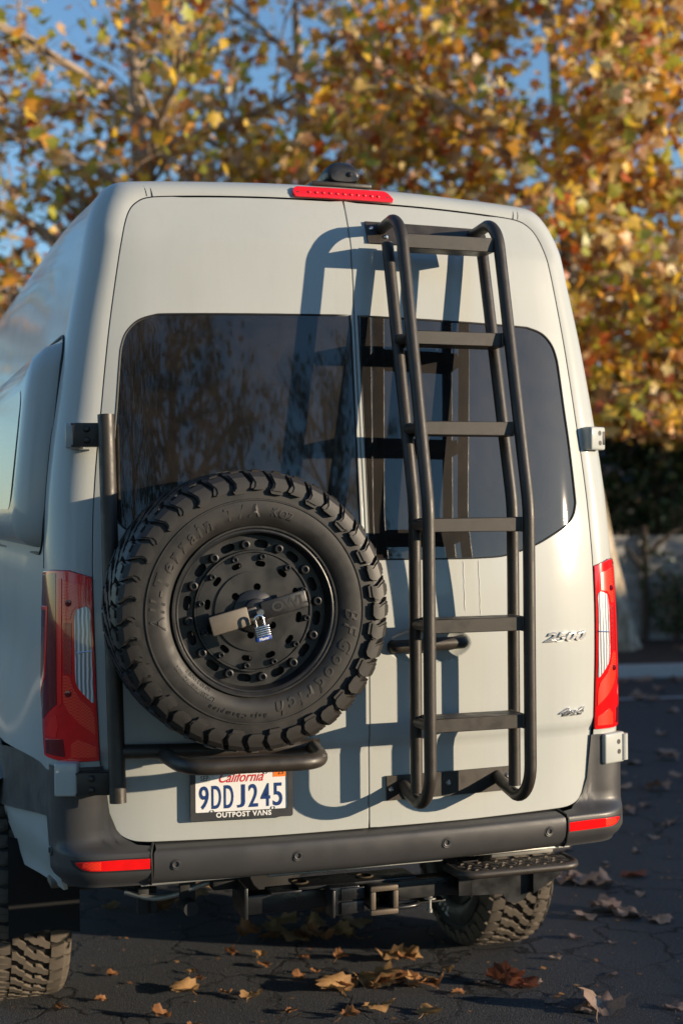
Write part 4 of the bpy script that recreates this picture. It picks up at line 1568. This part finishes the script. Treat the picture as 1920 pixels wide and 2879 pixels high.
# raised lettering on the sidewall
def arc_text(txt, r, a0, a1, size, bold=.0016, shear=.18, h=.0018):
    """letters around the sidewall, clockwise from angle a0 to a1 (degrees), tops outward"""
    ms, adv = [], [0.0]
    for ch in txt:
        if ch == ' ':
            ms.append(None); adv.append(adv[-1] + size * .30); continue
        me = text_mesh(ch, size, extrude=h, bold=bold * .6 * size / .05, shear=shear, res=2)
        xs = [v.co.x for v in me.vertices]
        mid = (max(xs) + min(xs)) / 2
        for v in me.vertices:
            v.co.x -= mid
        ms.append(me); adv.append(adv[-1] + (max(xs) - min(xs)) + size * .10)
    verts, faces = [], []
    for i, me in enumerate(ms):
        if me is None:
            continue
        a = rad(a0 + (a1 - a0) * ((adv[i] + adv[i + 1]) / 2 / adv[-1]))
        k = len(verts)
        for v in me.vertices:
            rr_ = r + v.co.y
            aa = a - v.co.x / r
            ys = np.interp(rr_, [.246, .252, .260, .272, .29, .318, .33], [-.120, -.1255, -.132, -.1385, -.1425, -.1405, -.1385])
            verts.append((rr_ * math.cos(aa), float(ys) - v.co.z - .0004, rr_ * math.sin(aa)))
        faces += [tuple(k + q for q in p.vertices) for p in me.polygons]
        bpy.data.meshes.remove(me)
    b = MB(); b.add(verts, faces)
    return b


for txt, r, a0, a1, sz in (("All-Terrain", .291, 191, 116, .060), ("T/A", .293, 109, 87, .052), ("KO2", .293, 81, 68, .034), ("BFGoodrich", .291, 1, -80, .060),
                           ("LT285/70R17 121/118R", .281, 243, 212, .017), ("LOAD RANGE E", .262, 238, 218, .013), ("Baja Champion", .303, 276, 241, .018)):
    arc_text(txt, r, a0, a1, sz).build("sidewall_lettering", "tread_clean" if sz > .02 else "rubber", ty, ang=25)

# --- padlock on the locking bar
pk = empty("padlock", (-.444, -.312, 1.528))
tag(pk, "small steel padlock with blue band hanging on the spare wheel lock", "padlock")
pr_ = Matrix.Rotation(rad(-13), 4, 'Y')
b = MB()
for k in range(6):
    b.box((0, 0, -.026 - k * .0062), (.043, .024, .0058), .0016, seg=2)
for v in range(len(b.v)):
    b.v[v] = tuple(pr_ @ Vector(b.v[v]))
b.build("lock_body", "steel", pk)
b = MB()
arc = [(-.012, 0, -.026), (-.012, 0, -.004)] + [(-.012 * math.cos(w), 0, -.004 + .012 * math.sin(w)) for w in np.linspace(.2, math.pi - .2, 9)] + [(.012, 0, -.004), (.012, 0, -.026)]
b.tube([pr_ @ Vector(p) for p in arc], .0036, 10); b.build("shackle", "chrome", pk)
b = MB(); b.box((0, 0, -.0595), (.0445, .0255, .012), .002)
for v in range(len(b.v)):
    b.v[v] = tuple(pr_ @ Vector(b.v[v]))
bd = b.build("lock_band", "lock_blue", pk)
text_obj("lock_print", "Master", .0105, "white_print", bd, pr_ @ Matrix.Translation((0, -.0131, -.0595)) @ Matrix.Rotation(rad(90), 4, 'X'), extrude=.0001, bold=.0002)

# --- road wheels
for wx, wy, det in ((-.962, 1.30, True), (.962, 1.30, True), (-.95, 4.95, False), (.95, 4.95, False)):
    s = -1 if wx < 0 else 1
    mtx = Matrix.Translation((wx, wy, .4145)) @ Matrix.Rotation(rad(90) * s, 4, 'Z')
    w_ = bpy.data.objects.new("road_wheel", TYRE_ME); link(w_, van); w_.matrix_local = mtx
    r_ = bpy.data.objects.new("rim", RIM_ME); link(r_, w_)
    b = plate_with_slots(.05, .214, -.075, -.060, slots); b.build("rim_face", "rim", w_)
    b = MB(); b.lathe([(.0001, .03), (.20, .03)], 40); b.lathe([(.0001, .0), (.15, .0), (.155, .02)], 40); b.build("brake_disc", "underbody", w_)
    if det:
        add_tread(w_, "tread_dusty")
        arc = arc_text("T/A", .288, 266, 244, .054).mesh("sidewall_lettering", "white_print", 25)
        o = bpy.data.objects.new("sidewall_lettering", arc); link(o, w_); o.matrix_local = Matrix.Rotation(rad(180), 4, 'Z')

# --- mud flaps
for s in (-1, 1):
    b = MB()
    if s < 0:
        vv = []
        for i in range(9):
            for j in range(7):
                x = -1.050 + .245 * i / 8; z = .70 - (.345 - .02 * math.sin(math.pi * i / 8)) * j / 6
                vv.append((x, .80 - .012 * math.sin(j * .9) - .02 * (j / 6) ** 2, z))
        b.add(vv, [(i * 7 + j, (i + 1) * 7 + j, (i + 1) * 7 + j + 1, i * 7 + j + 1) for i in range(8) for j in range(6)])
        k = len(b.v)
        b.add([(x, y + .008, z) for x, y, z in vv], [(i * 7 + j, (i + 1) * 7 + j, (i + 1) * 7 + j + 1, i * 7 + j + 1) for i in range(8) for j in range(6)])
        b.build("mud_flap", "flap", van)
b = MB(); b.box((-.915, .34, .658), (.10, .10, .02), .004); b.build("sill_bracket", "rust_steel", van)

# --- tow hitch
b = MB()
b.box((.0, .165, .578), (.74, .064, .064), .006)
b.box((-.384, .165, .596), (.012, .16, .10), .003)
b.box((.384, .165, .596), (.012, .16, .10), .003)
ht = b.build("tow_hitch", "hitch", van)
b = MB()
oc, ic = .0375, .0255
b.box((.042, .055, .595 + .033), (.075, .13, .010), .003); b.box((.042, .055, .595 - .033), (.075, .13, .010), .003)
b.box((.042 - .0325, .055, .595), (.010, .13, .056), .003); b.box((.042 + .0325, .055, .595), (.010, .13, .056), .003)
b.box((.042, .105, .595), (.05, .01, .05))
b.build("receiver_tube", "hitch", ht)
b = MB()
for dz in (.0375, -.0375):
    b.box((.042, -.010, .595 + dz), (.094, .014, .018), .005)
for dx in (.038, -.038):
    b.box((.042 + dx, -.010, .595), (.018, .014, .058), .005)
b.build("receiver_collar", "rust_steel", ht)
b = MB(); b.box((-.08, .045, .595), (.10, .05, .090), .004); b.box((-.055, .018, .618), (.078, .012, .038), .003); b.box((-.055, .018, .574), (.078, .012, .038), .003)
b.box((-.124, .03, .594), (.010, .07, .086), .003)
b.build("trailer_socket", "hitch", ht)
b = MB(); b.box((-.02, .12, .636), (.40, .12, .010), .002); b.box((-.26, .10, .628), (.10, .08, .008), .002); b.build("hitch_plate", "hitch", ht)
b = MB()
sl = [(.10 + .075 * math.cos(w), .03 + .028 * math.sin(w), .562) for w in np.linspace(-2.2, 2.2, 14)]
b.tube(sl, .007, 10); b.build("chain_loop", "hitch", ht)
for x in (-.20, .02):
    b = MB(); b.lathe([(.006, -.002), (.024, -.003), (.030, 0), (.024, .003)], 20, Matrix.Translation((x, .115, .643)) @ Matrix.Rotation(rad(90), 4, 'X')); b.build("washer", "rust_steel", ht)
b = MB(); b.lathe([(.0001, -.034), (.010, -.034), (.013, -.028), (.013, -.012), (.022, -.010), (.022, -.006), (.006, -.004), (.006, .028), (.009, .03), (.009, .040), (.0001, .041)], 12, Matrix.Translation((.262, .15, .532)) @ Matrix.Rotation(rad(-90), 4, 'X'))
b.build("hitch_bolt", "galvanised", ht)
b = MB(); b.box((.262, .17, .527), (.11, .05, .006), .001); b.build("bolt_strap", "hitch", ht)
# wiring loom and shock mount left of the hitch
b = MB(); b.tube(catmull([(-.72, .35, .60), (-.64, .30, .585), (-.56, .27, .60), (-.50, .25, .625), (-.42, .25, .64)], 6), .009, 10); b.build("wiring_loom", "galvanised", van)
b = MB(); b.tube(catmull([(-.80, .38, .63), (-.70, .36, .61), (-.62, .34, .60)], 5), .012, 8); b.box((-.665, .33, .575), (.04, .03, .09), .006); b.box((-.635, .31, .56), (.02, .02, .05), .004); b.build("brake_line_clip", "underbody", van)
b = MB(); b.box((-.535, .26, .62), (.052, .02, .12), .004); b.tube([(-.535, .20, .565), (-.535, .28, .565)], .024, 16); b.build("shock_mount", "underbody", van)

# --- step at the right of the hitch
b = MB()
outl = fillet([(.27, .02, .672), (.27, -.105, .672), (.69, -.105, .672), (.69, .03, .672)], .10, 8)
b.tube(outl, .013, 14)
stp = b.build("side_step", "powder", van)
b = MB()
poly = [(p.x, p.y) for p in outl]
b.prism(poly, lambda x, y, d: Vector((x, y, d)), .672, .680); b.build("step_tread", "hitch", stp)
tb = MB()
tb.add([(-.013, -.0035, 0), (.013, -.0035, 0), (.013, .0035, 0), (-.013, .0035, 0), (-.006, 0, .0035), (.006, 0, .0035)], [(0, 1, 5, 4), (2, 3, 4, 5), (1, 2, 5), (3, 0, 4), (3, 2, 1, 0)])
tb_me = tb.mesh("tread_bar", "rust_steel", ang=20)
for i in range(13):
    for j in range(4):
        x, y = .30 + i * .030 + (.015 if j % 2 else 0), -.082 + j * .028
        if x < .665:
            inst("tread_bar", tb_me, stp, Matrix.Translation((x, y, .6801)) @ Matrix.Rotation(rad(40 if (i + j) % 2 else -35), 4, 'Z'))
b = MB()
br = [(.34, .555), (.47, .548), (.50, .545), (.515, .520), (.545, .512), (.575, .520), (.59, .540), (.64, .555), (.70, .60), (.72, .655), (.34, .655)]
b.prism(br, lambda x, z, d: Vector((x, d, z)), .085, .095)
b.prism([(.60, .545), (.70, .60), (.72, .66), (.60, .66)], lambda x, z, d: Vector((x, d, z)), .06, .084)
b.build("step_bracket", "hitch", stp)
b = MB(); b.box((.58, .20, .695), (.23, .20, .06), .006); b.build("step_mount", "galvanised", stp)

# ================================================================== TREES
def leaf_template(kind):
    if kind == "maple":
        prof = [(0, -.55), (.16, -.30), (.48, -.42), (.40, -.12), (.62, .12), (.30, .16), (.22, .34), (0, .62), (-.22, .34), (-.30, .16), (-.62, .12), (-.40, -.12), (-.48, -.42), (-.16, -.30)]
    else:
        prof = [(0, -.5), (.20, -.2), (.24, .1), (0, .5), (-.24, .1), (-.20, -.2)]
    v = [(0, 0, .0)] + [(x, y, -.16 * abs(x) + .10 * y * y) for x, y in prof]
    n = len(prof)
    f = [(0, 1 + i, 1 + (i + 1) % n) for i in range(n)]
    return np.array(v), np.array(f)


def rand_rot(n):
    q = rng.normal(size=(n, 4)); q /= np.linalg.norm(q, axis=1)[:, None]
    w, x, y, z = q.T
    return np.stack([np.stack([1 - 2 * (y * y + z * z), 2 * (x * y - z * w), 2 * (x * z + y * w)], -1),
                     np.stack([2 * (x * y + z * w), 1 - 2 * (x * x + z * z), 2 * (y * z - x * w)], -1),
                     np.stack([2 * (x * z - y * w), 2 * (y * z + x * w), 1 - 2 * (x * x + y * y)], -1)], 1)


def leaves_mesh(name, P, size, kind, material):
    V, Fc = leaf_template(kind)
    n = len(P)
    Rm = rand_rot(n)
    s = size * rng.uniform(.45, 1.35, n)
    W = np.einsum('nij,kj->nki', Rm, V) * s[:, None, None] + P[:, None, :]
    k = len(V)
    F_ = (Fc[None] + (np.arange(n) * k)[:, None, None]).reshape(-1, 3)
    me = bpy.data.meshes.new(name)
    me.vertices.add(n * k); me.vertices.foreach_set("co", W.reshape(-1).astype(np.float32))
    nf = len(F_)
    me.loops.add(nf * 3); me.loops.foreach_set("vertex_index", F_.reshape(-1).astype(np.int32))
    me.polygons.add(nf); me.polygons.foreach_set("loop_start", (np.arange(nf) * 3).astype(np.int32)); me.polygons.foreach_set("loop_total", np.full(nf, 3, np.int32))
    me.update(calc_edges=True)
    me.materials.append(MATS[material])
    return me


def tree(name, label, trunk, rads, limbs, crown_c, crown_r, n_leaf, size, kind, lmat, bark, group=None, seed=1, zmin=0, droop=0.0, spread=.33, holes=(), lk_=(1.0, 0.0)):
    rnd = random.Random(seed)
    base = Vector(trunk[0])
    root = empty(name, base)
    tag(root, label, "tree", group)
    tr = [Vector(p) - base for p in trunk]
    pth = catmull(tr, 5)
    rr_ = [float(np.interp(i / (len(pth) - 1), np.linspace(0, 1, len(rads)), rads)) for i in range(len(pth))]
    b = MB(); b.tube(pth, rr_, 14)
    # root flare
    for i, v in enumerate(b.v[:14 * 3]):
        x, y, z = v
        k = 1 + .16 * max(0, 1 - z / .3)
        c_ = pth[0]
        b.v[i] = (c_.x + (x - c_.x) * k, c_.y + (y - c_.y) * k, z)
    b.build("trunk", bark, root, ang=80)
    cc = Vector(crown_c) - base
    L, L0 = MB(), MB()
    tips = []
    def branch(p, d, length, r, depth):
        n_ = 5
        pts = [p.copy()]
        q = p.copy(); dd = d.copy()
        for k in range(n_):
            dd = (dd + Vector((rnd.uniform(-1, 1), rnd.uniform(-1, 1), rnd.uniform(-.7, .7) - droop * .4)) * .22).normalized()
            q = q + dd * length / n_
            pts.append(q.copy())
        if depth and q.z + base.z < zmin - .1:
            return
        (L0 if depth == 0 else L).tube(pts, [r * (1 - .65 * k / n_) for k in range(n_ + 1)], 6 if depth < 2 else 4, cap=False)
        if depth >= 2:
            tips.append((pts, length))
            return
        for k in range(1, n_ + 1):
            for _ in range(2 if depth == 0 else 2):
                nd = (dd + Vector((rnd.uniform(-1, 1), rnd.uniform(-1, 1), rnd.uniform(-.8, .8)))).normalized()
                branch(pts[k], nd, length * rnd.uniform(.35, .6), r * (1 - .6 * k / n_) * .5, depth + 1)
    for (t, az, el, ln) in limbs:
        t = t * lk_[0] + lk_[1]
        i = int(t * (len(pth) - 1))
        d = Vector((math.cos(rad(az)) * math.cos(rad(el)), math.sin(rad(az)) * math.cos(rad(el)), math.sin(rad(el))))
        branch(pth[i], d, ln, rr_[i] * .62, 0)
    L0.build("limbs", bark if bark == "bark" else "twig", root, ang=80, fix=False)
    L.build("branches", "twig", root, ang=80, fix=False)
    P = []
    tot = sum(l for _, l in tips)
    for pts, l in tips:
        m_ = max(1, int(n_leaf * l / tot))
        for _ in range(m_):
            k = rnd.random() * (len(pts) - 1); i = int(k)
            q = pts[i].lerp(pts[min(i + 1, len(pts) - 1)], k - i)
            q = q + Vector((rnd.gauss(0, 1), rnd.gauss(0, 1), rnd.gauss(0, 1) - .3)) * spread * .5
            P.append(q)
    keep = []
    for q in P:
        e = q - cc
        k = (e.x / crown_r[0]) ** 2 + (e.y / crown_r[1]) ** 2 + (e.z / crown_r[2]) ** 2
        if q.z + base.z < zmin or k > 1.25:
            continue
        wq = q + base
        if any(((wq - Vector(h[0])).length < h[1]) for h in holes) and rnd.random() < .9:
            continue
        keep.append(tuple(q))
    cr_ = link(bpy.data.objects.new("crown", leaves_mesh("crown", np.array(keep), size, kind, lmat)), root)
    tag(cr_, kind="stuff")
    return root


T1 = [(7.19, 11.075, .08), (7.07, 11.12, .75), (6.97, 11.15, 1.25), (6.90, 11.18, 1.77), (6.80, 11.21, 2.5), (6.65, 11.27, 4.5), (6.55, 11.30, 5.8), (6.47, 11.34, 7.4), (6.4, 11.4, 9.0)]
limbs1 = [(.42, 200, 20, 2.6), (.44, -20, 15, 2.4), (.40, -90, 12, 2.6), (.42, 150, 25, 2.8), (.46, -130, 18, 3.0), (.48, 20, 20, 2.4), (.52, -60, 15, 2.8), (.55, 180, 15, 3.2), (.60, -100, 25, 2.6),
          (.62, 60, 20, 2.4), (.66, -30, 20, 2.6), (.70, 200, 30, 2.8), (.74, -80, 30, 2.4), (.78, 120, 30, 2.4), (.82, 0, 35, 2.4), (.88, -140, 40, 2.2), (.92, 90, 50, 2.0), (.97, -45, 55, 2.0), (.40, -60, 0, 2.0), (.42, 10, 0, 2.0), (.44, -35, 0, 2.4)]
tree("sycamore_tree", "tall sycamore with pale leaning trunk and dense orange-brown leaves right of the van", T1, [.235, .20, .18, .155, .13, .10, .08, .06, .03], limbs1,
     (6.7, 11.0, 5.9), (4.2, 3.8, 4.2), 21000, .135, "maple", "autumn_leaf", "bark", "autumn sycamores behind the van", 3, zmin=2.6, droop=.75, lk_=(.70, .27))
T2 = [(1.9, 12.6, .08), (1.85, 12.6, 2.0), (1.7, 12.5, 4.0), (1.6, 12.45, 6.0), (1.5, 12.4, 8.2)]
limbs2 = [(.35, 200, 20, 3.4), (.40, -80, 20, 2.6), (.45, 170, 25, 3.6), (.48, 20, 20, 3.0), (.50, -150, 18, 3.4), (.54, -40, 22, 2.8), (.58, 190, 20, 3.6), (.62, 100, 25, 2.6), (.64, 0, 25, 3.0), (.68, -110, 28, 2.8),
          (.72, 160, 30, 3.2), (.76, -20, 32, 2.8), (.80, 215, 30, 3.0), (.85, 60, 40, 2.4), (.90, -70, 45, 2.2), (.95, 140, 50, 2.2)]
tree("sycamore_tree", "sycamore with thinner autumn crown and blue sky gaps above the van's left side", T2, [.22, .18, .14, .10, .04], limbs2,
     (1.2, 12.2, 6.2), (4.2, 3.6, 3.6), 6800, .135, "maple", "autumn_leaf", "twig", "autumn sycamores behind the van", 8, zmin=2.9, droop=.3)
T3 = [(4.6, 15.2, .08), (4.55, 15.1, 2.2), (4.5, 15.1, 4.6), (4.4, 15, 7.2), (4.3, 15, 9.0)]
limbs3 = [(.35, 200, 10, 3.0), (.4, -70, 15, 3.0), (.44, 20, 15, 3.0), (.48, 160, 20, 3.0), (.52, -120, 20, 3.0), (.56, -20, 20, 3.2), (.62, 90, 25, 2.6), (.66, 210, 25, 3.0), (.72, -60, 30, 2.8), (.78, 30, 35, 2.8), (.85, 170, 40, 2.4), (.92, -100, 50, 2.2)]
tree("sycamore_tree", "rust-brown sycamore farther back between the other two autumn trees", T3, [.22, .18, .14, .10, .04], limbs3,
     (4.5, 15, 5.6), (4.0, 3.6, 3.8), 7000, .135, "maple", "autumn_leaf", "twig", "autumn sycamores behind the van", 21, zmin=2.2, droop=.4)
for (x, y, h, r, sd_, lb) in ((10.2, 14.6, 4.4, 1.9, 4, "dark evergreen tree overhanging the wall beside the pale trunk"), (13.6, 16.0, 5.5, 2.3, 5, "dark evergreen tree farther right behind the block wall"),
                              (8.3, 18.0, 5.2, 2.2, 6, "dark evergreen tree behind the house roof"), (15.6, 8.4, 5.0, 2.0, 14, "unseen dark evergreen added beyond the right edge to shade the block wall"), (17.6, 13.2, 6.0, 2.4, 15, "unseen dark evergreen added past the right end of the wall to shade the house"), (9.3, 13.7, 3.3, 1.25, 17, "low dark evergreen rising just behind the block wall"), (18.2, 7.6, 4.6, 2.0, 16, "unseen dark evergreen added farthest right along the lot to shade the block wall")):  # evergreens beyond the right edge are unseen, added to shade wall and house
    lim = [(.3 + .65 * k / 13, k * 137, 15 + 25 * k / 13, r * (1.0 - .3 * k / 13)) for k in range(14)]
    tree("evergreen_tree", lb, [(x, y, 0), (x + .05, y, h * .4), (x, y + .05, h * .75), (x, y, h * 1.05)], [.14, .11, .07, .03], lim,
         (x, y, h * .68), (r * 1.1, r * 1.1, h * .48), 6500, .15, "oval", "green_leaf", "twig_dark", "dark evergreens behind the wall", sd_, zmin=1.35, droop=.2)
# a dark shrub at the right end of the bed
tree("leafy_shrub", "dark leafy shrub growing against the block wall at the right", [(8.5, 11.9, .05), (8.5, 11.9, .4), (8.5, 11.9, .9)], [.05, .04, .02],
     [(.2 + .7 * k / 9, k * 137, 30, .45) for k in range(10)], (8.5, 11.9, .85), (.6, .5, .75), 1800, .09, "oval", "green_leaf", "twig_dark", None, 9, zmin=.2)
# trees across the lot: mirrored in the glass, more added to dim the doors
for (x, y, h, r, sd_, lb) in ((-1.0, -15.0, 8.0, 3.4, 31, "leafy tree across the lot behind the photographer, nearest"), (6.5, -23.0, 10.0, 4.0, 32, "tall tree across the lot behind the photographer, farther right"),
                              (-8.5, -12.0, 8.5, 3.8, 33, "rounded tree across the lot behind the photographer, to the left"), (-15, -6, 9, 4.0, 34, "broad tree across the lot at the far left"),
                              (-6.0, -22.0, 11, 4.5, 35, "tallest tree across the lot, behind the rounded one")):
    lim = [(.3 + .65 * k / 13, k * 137, 10 + 35 * k / 13, r * .8) for k in range(14)]
    tree("oak_tree", lb, [(x, y, 0), (x + .1, y, h * .35), (x, y + .1, h * .7), (x, y, h)], [.28, .22, .14, .05], lim,
         (x, y, h * .66), (r, r, h * .42), 5000, .20, "oval", "green_leaf", "twig_dark", "trees across the lot", sd_, zmin=1.8)

# ================================================================== FALLEN LEAVES
def fallen_mesh(name, material, seed, curl):
    r = random.Random(seed)
    prof = [(0, -.50), (.14, -.40), (.36, -.44), (.40, -.30), (.58, -.22), (.52, -.06), (.62, .12), (.46, .20), (.44, .38), (.26, .42), (.14, .54), (0, .66), (-.13, .55), (-.25, .42), (-.45, .40), (-.44, .20), (-.62, .12), (-.50, -.06), (-.57, -.22), (-.40, -.28), (-.36, -.44), (-.13, -.40)]
    v, n = [], len(prof)
    ax = r.uniform(0, 3.14)
    def zf(x, y):
        d = x * math.cos(ax) + y * math.sin(ax)
        return curl * d * d * 1.2 + .12 * curl * math.sin(6 * x + seed) + .10 * math.sin(7 * y + seed * 2) + r.uniform(-.05, .05)
    v.append((0, 0, .02))
    for k, sc in enumerate((.5, 1.0)):
        for x, y in prof:
            x2, y2 = x * sc + r.uniform(-.03, .03) * sc, y * sc + r.uniform(-.03, .03) * sc
            v.append((x2, y2, zf(x2, y2) + .02))
    f = [(0, 1 + i, 1 + (i + 1) % n) for i in range(n)]
    f += [(1 + i, 1 + n + i, 1 + n + (i + 1) % n, 1 + (i + 1) % n) for i in range(n)]
    zmin = min(q[2] for q in v)
    b = MB(); b.add([(x, y, z - zmin) for x, y, z in v], f)
    k = len(b.v)
    st = [(0, -.5 * 1.0, .03 - zmin), (.06, -.8, .02), (.14, -1.05, .03)]
    b.tube(st, .014, 4)
    return b.mesh(name, material, ang=70, fix=False)


FM = {m_: [fallen_mesh("fallen_leaf", m_, 3 * i + j, c_) for i, c_ in enumerate((.35, .6, .9, .2))] for j, m_ in enumerate(("fallen_leaf", "fallen_leaf_pale", "fallen_leaf_red"))}


def drop_leaf(x, y, size, m_, label, group, z=.004):
    me = random.choice(FM[m_])
    o = bpy.data.objects.new("fallen_leaf", me)
    link(o)
    o.location = (x, y, z)
    size *= .9
    o.scale = (size, size * random.uniform(.7, 1.0), size * random.uniform(.6, 1.1))
    o.rotation_euler = (rad(random.uniform(-10, 10)), rad(random.uniform(-10, 10)), random.uniform(0, 6.28))
    tag(o, label, "leaf", group)
    return o


lit = [(-.37, 1.08, .12), (.17, .90, .15), (.22, .93, .10), (.32, .92, .13), (.38, .95, .16), (.44, .90, .15), (.50, .84, .14), (.52, .78, .10), (.36, .86, .11), (.50, 1.17, .12), (.58, 1.18, .11), (.55, 1.13, .09), (.26, .65, .12), (.31, 1.24, .07),
       (-.01, 1.27, .06), (-.23, .99, .05), (-.16, .92, .07), (-.12, .95, .05), (-.51, .83, .08), (-.10, 1.44, .07), (.01, 1.40, .06), (-.30, 1.29, .04), (.17, 1.30, .05), (.08, 1.07, .06), (.16, 1.11, .04), (.13, .60, .07), (.42, .54, .10),
       (-.69, 1.08, .05), (-.29, 1.18, .04), (-.60, 1.35, .05), (.66, .95, .06), (-.85, 1.05, .05), (-.05, .72, .05), (-.42, .70, .06), (.60, .70, .06)]
for x, y, s_ in lit:
    drop_leaf(x, y, s_, "fallen_leaf", "crisp orange-brown fallen leaf on the sunlit asphalt behind the van", "leaves on the sunlit asphalt")
red = [(.81, .74, .16), (.87, .70, .11), (2.09, 1.98, .13)]
for k, (x, y, s_) in enumerate(red):
    drop_leaf(x, y, s_, "fallen_leaf_red", "reddish-brown fallen leaf lying on the shaded asphalt", "reddish leaves on the shaded asphalt")
pale = [(1.73, 1.99, .15), (1.81, 1.97, .16), (1.87, 1.89, .15), (1.78, 1.93, .12), (1.66, 1.49, .15), (1.69, 1.46, .13), (1.72, 1.37, .13), (1.52, 1.42, .10), (1.81, 1.27, .11), (1.02, .37, .17), (.98, .39, .14), (1.06, .40, .12), (4.11, 5.01, .14), (3.98, 4.74, .15),
        (3.66, 4.70, .14), (3.33, 3.80, .16), (3.16, 3.94, .12), (2.77, 3.26, .13), (2.0, 2.62, .15), (6.16, 8.93, .15), (6.3, 8.98, .16), (5.85, 8.89, .15), (5.98, 8.22, .15), (5.47, 7.63, .16), (5.49, 7.78, .15), (5.55, 7.55, .14), (5.27, 6.78, .14), (2.87, 2.92, .07), (2.6, 2.65, .07),
        (1.28, .29, .07), (.93, .70, .05), (1.13, .95, .05), (.89, .50, .06), (.71, .80, .05), (1.46, 2.26, .15), (2.08, 2.25, .05), (1.94, 1.66, .05), (1.34, 1.17, .06), (5.0, 6.1, .13), (4.5, 5.7, .12), (3.7, 4.2, .10), (4.4, 6.6, .14), (1.45, 1.05, .04), (1.25, .70, .05), (2.35, 2.4, .05),
        (3.0, 3.4, .08), (5.7, 8.6, .13), (6.5, 8.7, .14), (6.0, 8.95, .13), (3.4, 4.4, .09), (2.5, 3.1, .07)]
for x, y, s_ in pale:
    drop_leaf(x, y, s_, "fallen_leaf_pale", "pale dry fallen leaf lying on the shaded asphalt right of the van", "pale leaves on the shaded asphalt")
under = [(.32, 1.65, .14), (.23, 1.80, .15), (.30, 1.50, .12), (.41, 1.52, .13), (.21, 1.55, .14), (.03, 1.65, .13), (.53, 1.69, .14), (.46, 1.89, .13), (.41, 2.06, .12), (-.17, 2.22, .16), (-.27, 2.24, .13), (-.05, 2.3, .12), (.12, 1.62, .10), (.36, 1.74, .12), (-.45, 2.3, .10), (.05, 2.5, .12), (.3, 2.6, .13), (.6, 2.3, .12), (.16, 1.72, .13), (.26, 1.60, .10)]
for x, y, s_ in under:
    drop_leaf(x, y, s_, "fallen_leaf", "dry fallen leaf in the shadow under the van", "leaves under the van")
for k in range(26):
    a_ = random.uniform(-5, 4); q = kp(a_, random.uniform(.3, 3.0))
    drop_leaf(q.x, q.y, random.uniform(.10, .16), "fallen_leaf_pale" if k % 2 else "fallen_leaf", "dry fallen leaf on the soil of the planting bed", "leaves on the planting bed", .14)
# crumbs and chips too small to count
b = MB()
for k in range(900):
    x = random.uniform(-1.4, 3.5); y = random.uniform(.1, 4.5)
    s_ = random.choice((.004, .005, .007, .010, .014)); w = random.uniform(0, 6.28)
    p = [(x + s_ * math.cos(w + t) * (1 if j % 2 else .6), y + s_ * math.sin(w + t), .0045 + random.uniform(0, s_ * .5)) for j, t in enumerate((0, 1.6, 3.1, 4.7))]
    b.add(p, [(0, 1, 2, 3)])
lt = b.build("leaf_litter", "fallen_leaf", fix=False)
tag(lt, "scattered leaf crumbs and chips on the asphalt", "litter", kind="stuff")
